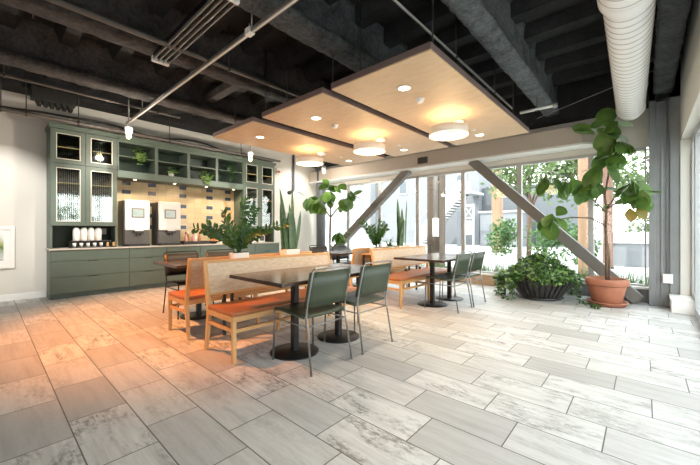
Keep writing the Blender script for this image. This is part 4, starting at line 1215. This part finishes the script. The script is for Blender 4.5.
blob_tree('broadleaf_tree', (.6, 18.5, -.02), 'light green tree outside at the right, behind the fig crown', 'tree', 3.9, 2.0, 1.6, 2.0, 1500, .22, M['leaftree'], .12, G)
blob_tree('broadleaf_tree', (4.2, 6.5, -.02), 'leafy tree outside the right hand glass doors', 'tree', 3.0, 1.6, 2.0, 1.8, 900, .22, M['leaftree'], .12, G)
blob_tree('broadleaf_tree', (5.2, 1.5, -.02), 'leafy tree by the side yard beyond the camera', 'tree', 2.3, 1.6, 2.4, 1.9, 1000, .22, M['leaftree'], .12, G)
G = 'shrubs outside the window'
blob_tree('shrub', (-5.3, 17.5, -.02), 'green shrub outside just right of the orange brown post', 'shrub', 1.0, .85, .7, 1.0, 900, .16, M['leafbush'], 0, G)
blob_tree('shrub', (-2.9, 16.0, -.02), 'green shrub outside behind the diagonal brace', 'shrub', .9, .9, .7, .9, 800, .16, M['leafbush'], 0, G)
blob_tree('shrub', (-1.9, 15.0, -.02), 'green shrub outside left of the pale timber post', 'shrub', .8, .7, .6, .8, 700, .16, M['leafbush'], 0, G)
blob_tree('shrub', (.5, 16.8, -.02), 'low shrub outside behind the white wall at right', 'shrub', 1.5, 1.1, .7, .7, 700, .16, M['leaftree'], 0, G)
# grass strip by the window
mb = MB()
for k in range(3600):
    x = R.uniform(-6.5, .3); y = R.uniform(8.15, 9.0); h = R.uniform(.30, .62) * (1.0 if x > -3.6 else .7)
    mb.leaf((x, y, 0), (R.uniform(-.3, .3), R.uniform(-.3, .3), 1), (R.uniform(-1, 1), R.uniform(-1, 1), .2), h, .014, pf_blade, .3, .1, 2)
tag(mb.build('grass', M['grass'], loc=(0, 0, -.02)), 'strip of tall grass growing along the outside of the windows', 'grass', kind='stuff')
# low white wall / bench outside at right
t = thing('garden_wall', 'low white wall with a dark gap outside at right behind the fig', 'wall', (-.1, 15.2, -.02))
B(-.95, .95, -.2, .2, .82, 1.2).build('top_slab', M['extwhite'], t, bevel=.01)
B(-.85, .85, -.12, .12, 0, .82).build('wall_body', M['facade'], t)

# ------------------------------------------------------------------ light
w = bpy.data.worlds.new('sky'); sc.world = w; w.use_nodes = True
nt = w.node_tree; nt.nodes.clear()
out = nt.nodes.new('ShaderNodeOutputWorld'); bg = nt.nodes.new('ShaderNodeBackground')
tc = nt.nodes.new('ShaderNodeTexCoord'); sp_ = nt.nodes.new('ShaderNodeSeparateXYZ'); rp = nt.nodes.new('ShaderNodeValToRGB')
nt.links.new(tc.outputs['Generated'], sp_.inputs[0]); nt.links.new(sp_.outputs[2], rp.inputs[0])
rp.color_ramp.elements[0].position = 0; rp.color_ramp.elements[0].color = (1, 1, 1, 1)
rp.color_ramp.elements[1].position = .8; rp.color_ramp.elements[1].color = (.84, .93, 1, 1)
nt.links.new(rp.outputs[0], bg.inputs[0]); bg.inputs[1].default_value = 5.0
nt.links.new(bg.outputs[0], out.inputs[0])
def light(name, typ, loc, rot, energy, color=(1, 1, 1), **k):
    l = bpy.data.lights.new(name, typ); l.energy = energy; l.color = color
    for a, b in k.items(): setattr(l, a, b)
    o = bpy.data.objects.new(name, l); COL.objects.link(o); o.location = loc; o.rotation_euler = rot
    return o
def portal(name, loc, rot, sx, sy):
    o = light(name, 'AREA', loc, rot, 1, shape='RECTANGLE', size=sx, size_y=sy)
    o.data.cycles.is_portal = True
    return o
portal('window_daylight', (-4.12, 7.9, 1.45), (-PI / 2, 0, 0), 8.4, 2.5)
portal('door_daylight', (.66, 3.9, 1.35), (0, PI / 2, 0), 2.7, 7.1)
portal('rear_added_daylight', (-.9, YF - .25, 1.45), (PI / 2, 0, 0), 2.6, 2.3)  # sky light through the opening added behind the camera
d = Vector((.30, .50, -.82))
s = light('sun', 'SUN', (0, 0, 12), d.to_track_quat('-Z', 'Y').to_euler(), 5.0, (1, .96, .90), angle=.02)
# added unseen floods: one warms the floor, the rest brighten cabinets and walls
def flood(x, y, aim, power, col, size, label, door):
    t = thing('added_flood', label, 'added flood', (x, y, 3.86))
    MB().lathe([(.0, .12), (.06, .12), (.065, .0), (.06, .0), (.055, .1), (0, .1)], n=20).build('housing', M['blackmetal'], t)
    if door: B(-.10, .10, -.075, -.065, -.20, .10).build('added_cutoff_plate', M['blackmetal'], t)  # unseen plate added to cut the warm light to a straight edge
    MB().tube([(0, 0, .12), (0, 0, ZC - 3.86)], .012, 8).build('stem', M['blackmetal'], t)
    light('added_flood_beam', 'SPOT', (x, y, 3.85), Vector(aim).to_track_quat('-Z', 'Y').to_euler(), power, col, spot_size=size, spot_blend=.7, shadow_soft_size=.008)
flood(-5.10, .45, (.02, .46, -1), 900, (1, .33, .07), 1.42, 'added unseen flood with a cut-off plate warming the floor, nearest the camera', True)
flood(-5.15, 1.7, (-1, .0, -.80), 380, (1, .95, .88), .64, 'added unseen flood aimed at the left end of the cabinets', False)
flood(-5.15, 3.9, (-1, .1, -.80), 380, (1, .95, .88), .64, 'added unseen flood aimed at the right end of the cabinets', False)
flood(-5.15, -.6, (-1, .22, -.72), 560, (1, .97, .92), .66, 'added unseen flood aimed at the plain wall with the picture', False)
flood(-6.85, 6.65, (-1, .0, -1.2), 170, (1, .97, .93), 1.1, 'added unseen flood aimed at the white wall past the cabinets', False)
# lamps
for x, _ in PX:
    light('ring_lamp', 'POINT', (x, 4.31, 2.50), (0, 0, 0), 17, (1, .68, .36), shadow_soft_size=.2)
for k in pos:
    for x, y in pos[k]:
        light('downlight_lamp', 'SPOT', (x, y, ZP - .02), (0, 0, 0), 70, (1, .80, .55), spot_size=1.9, spot_blend=.6, shadow_soft_size=.05)
for y in (2.14, 2.93, 3.66, 4.38):
    light('shelf_lamp', 'SPOT', (-8.02, y, 2.305), (0, 0, 0), 14, (1, .70, .38), spot_size=2.2, spot_blend=.5, shadow_soft_size=.03)
for y, z in ((1.72, 2.86), (4.13, 2.84), (6.47, 2.86)):
    light('pendant_lamp', 'POINT', (-6.8, y, z + .0), (0, 0, 0), 48, (1, .88, .74), shadow_soft_size=.05)

# ------------------------------------------------------------------ camera
cam = bpy.data.cameras.new('camera'); cam.sensor_width = 36; cam.lens = 329 / 700 * 36
cam.shift_y = -(232.5 - 230.5) / 700
cam.clip_start = .05
co = bpy.data.objects.new('camera', cam); COL.objects.link(co)
co.location = (0, 0, 1.25); co.rotation_euler = (PI / 2, 0, math.radians(41.88))
sc.camera = co
sc.view_settings.view_transform = 'Standard'; sc.view_settings.look = 'None'
sc.view_settings.exposure = 0.48; sc.view_settings.gamma = 1.0
sc.cycles.max_bounces = 8; sc.cycles.diffuse_bounces = 5; sc.cycles.glossy_bounces = 4; sc.cycles.transparent_max_bounces = 24
sc.cycles.sample_clamp_indirect = 8
sc.cycles.use_denoising = True
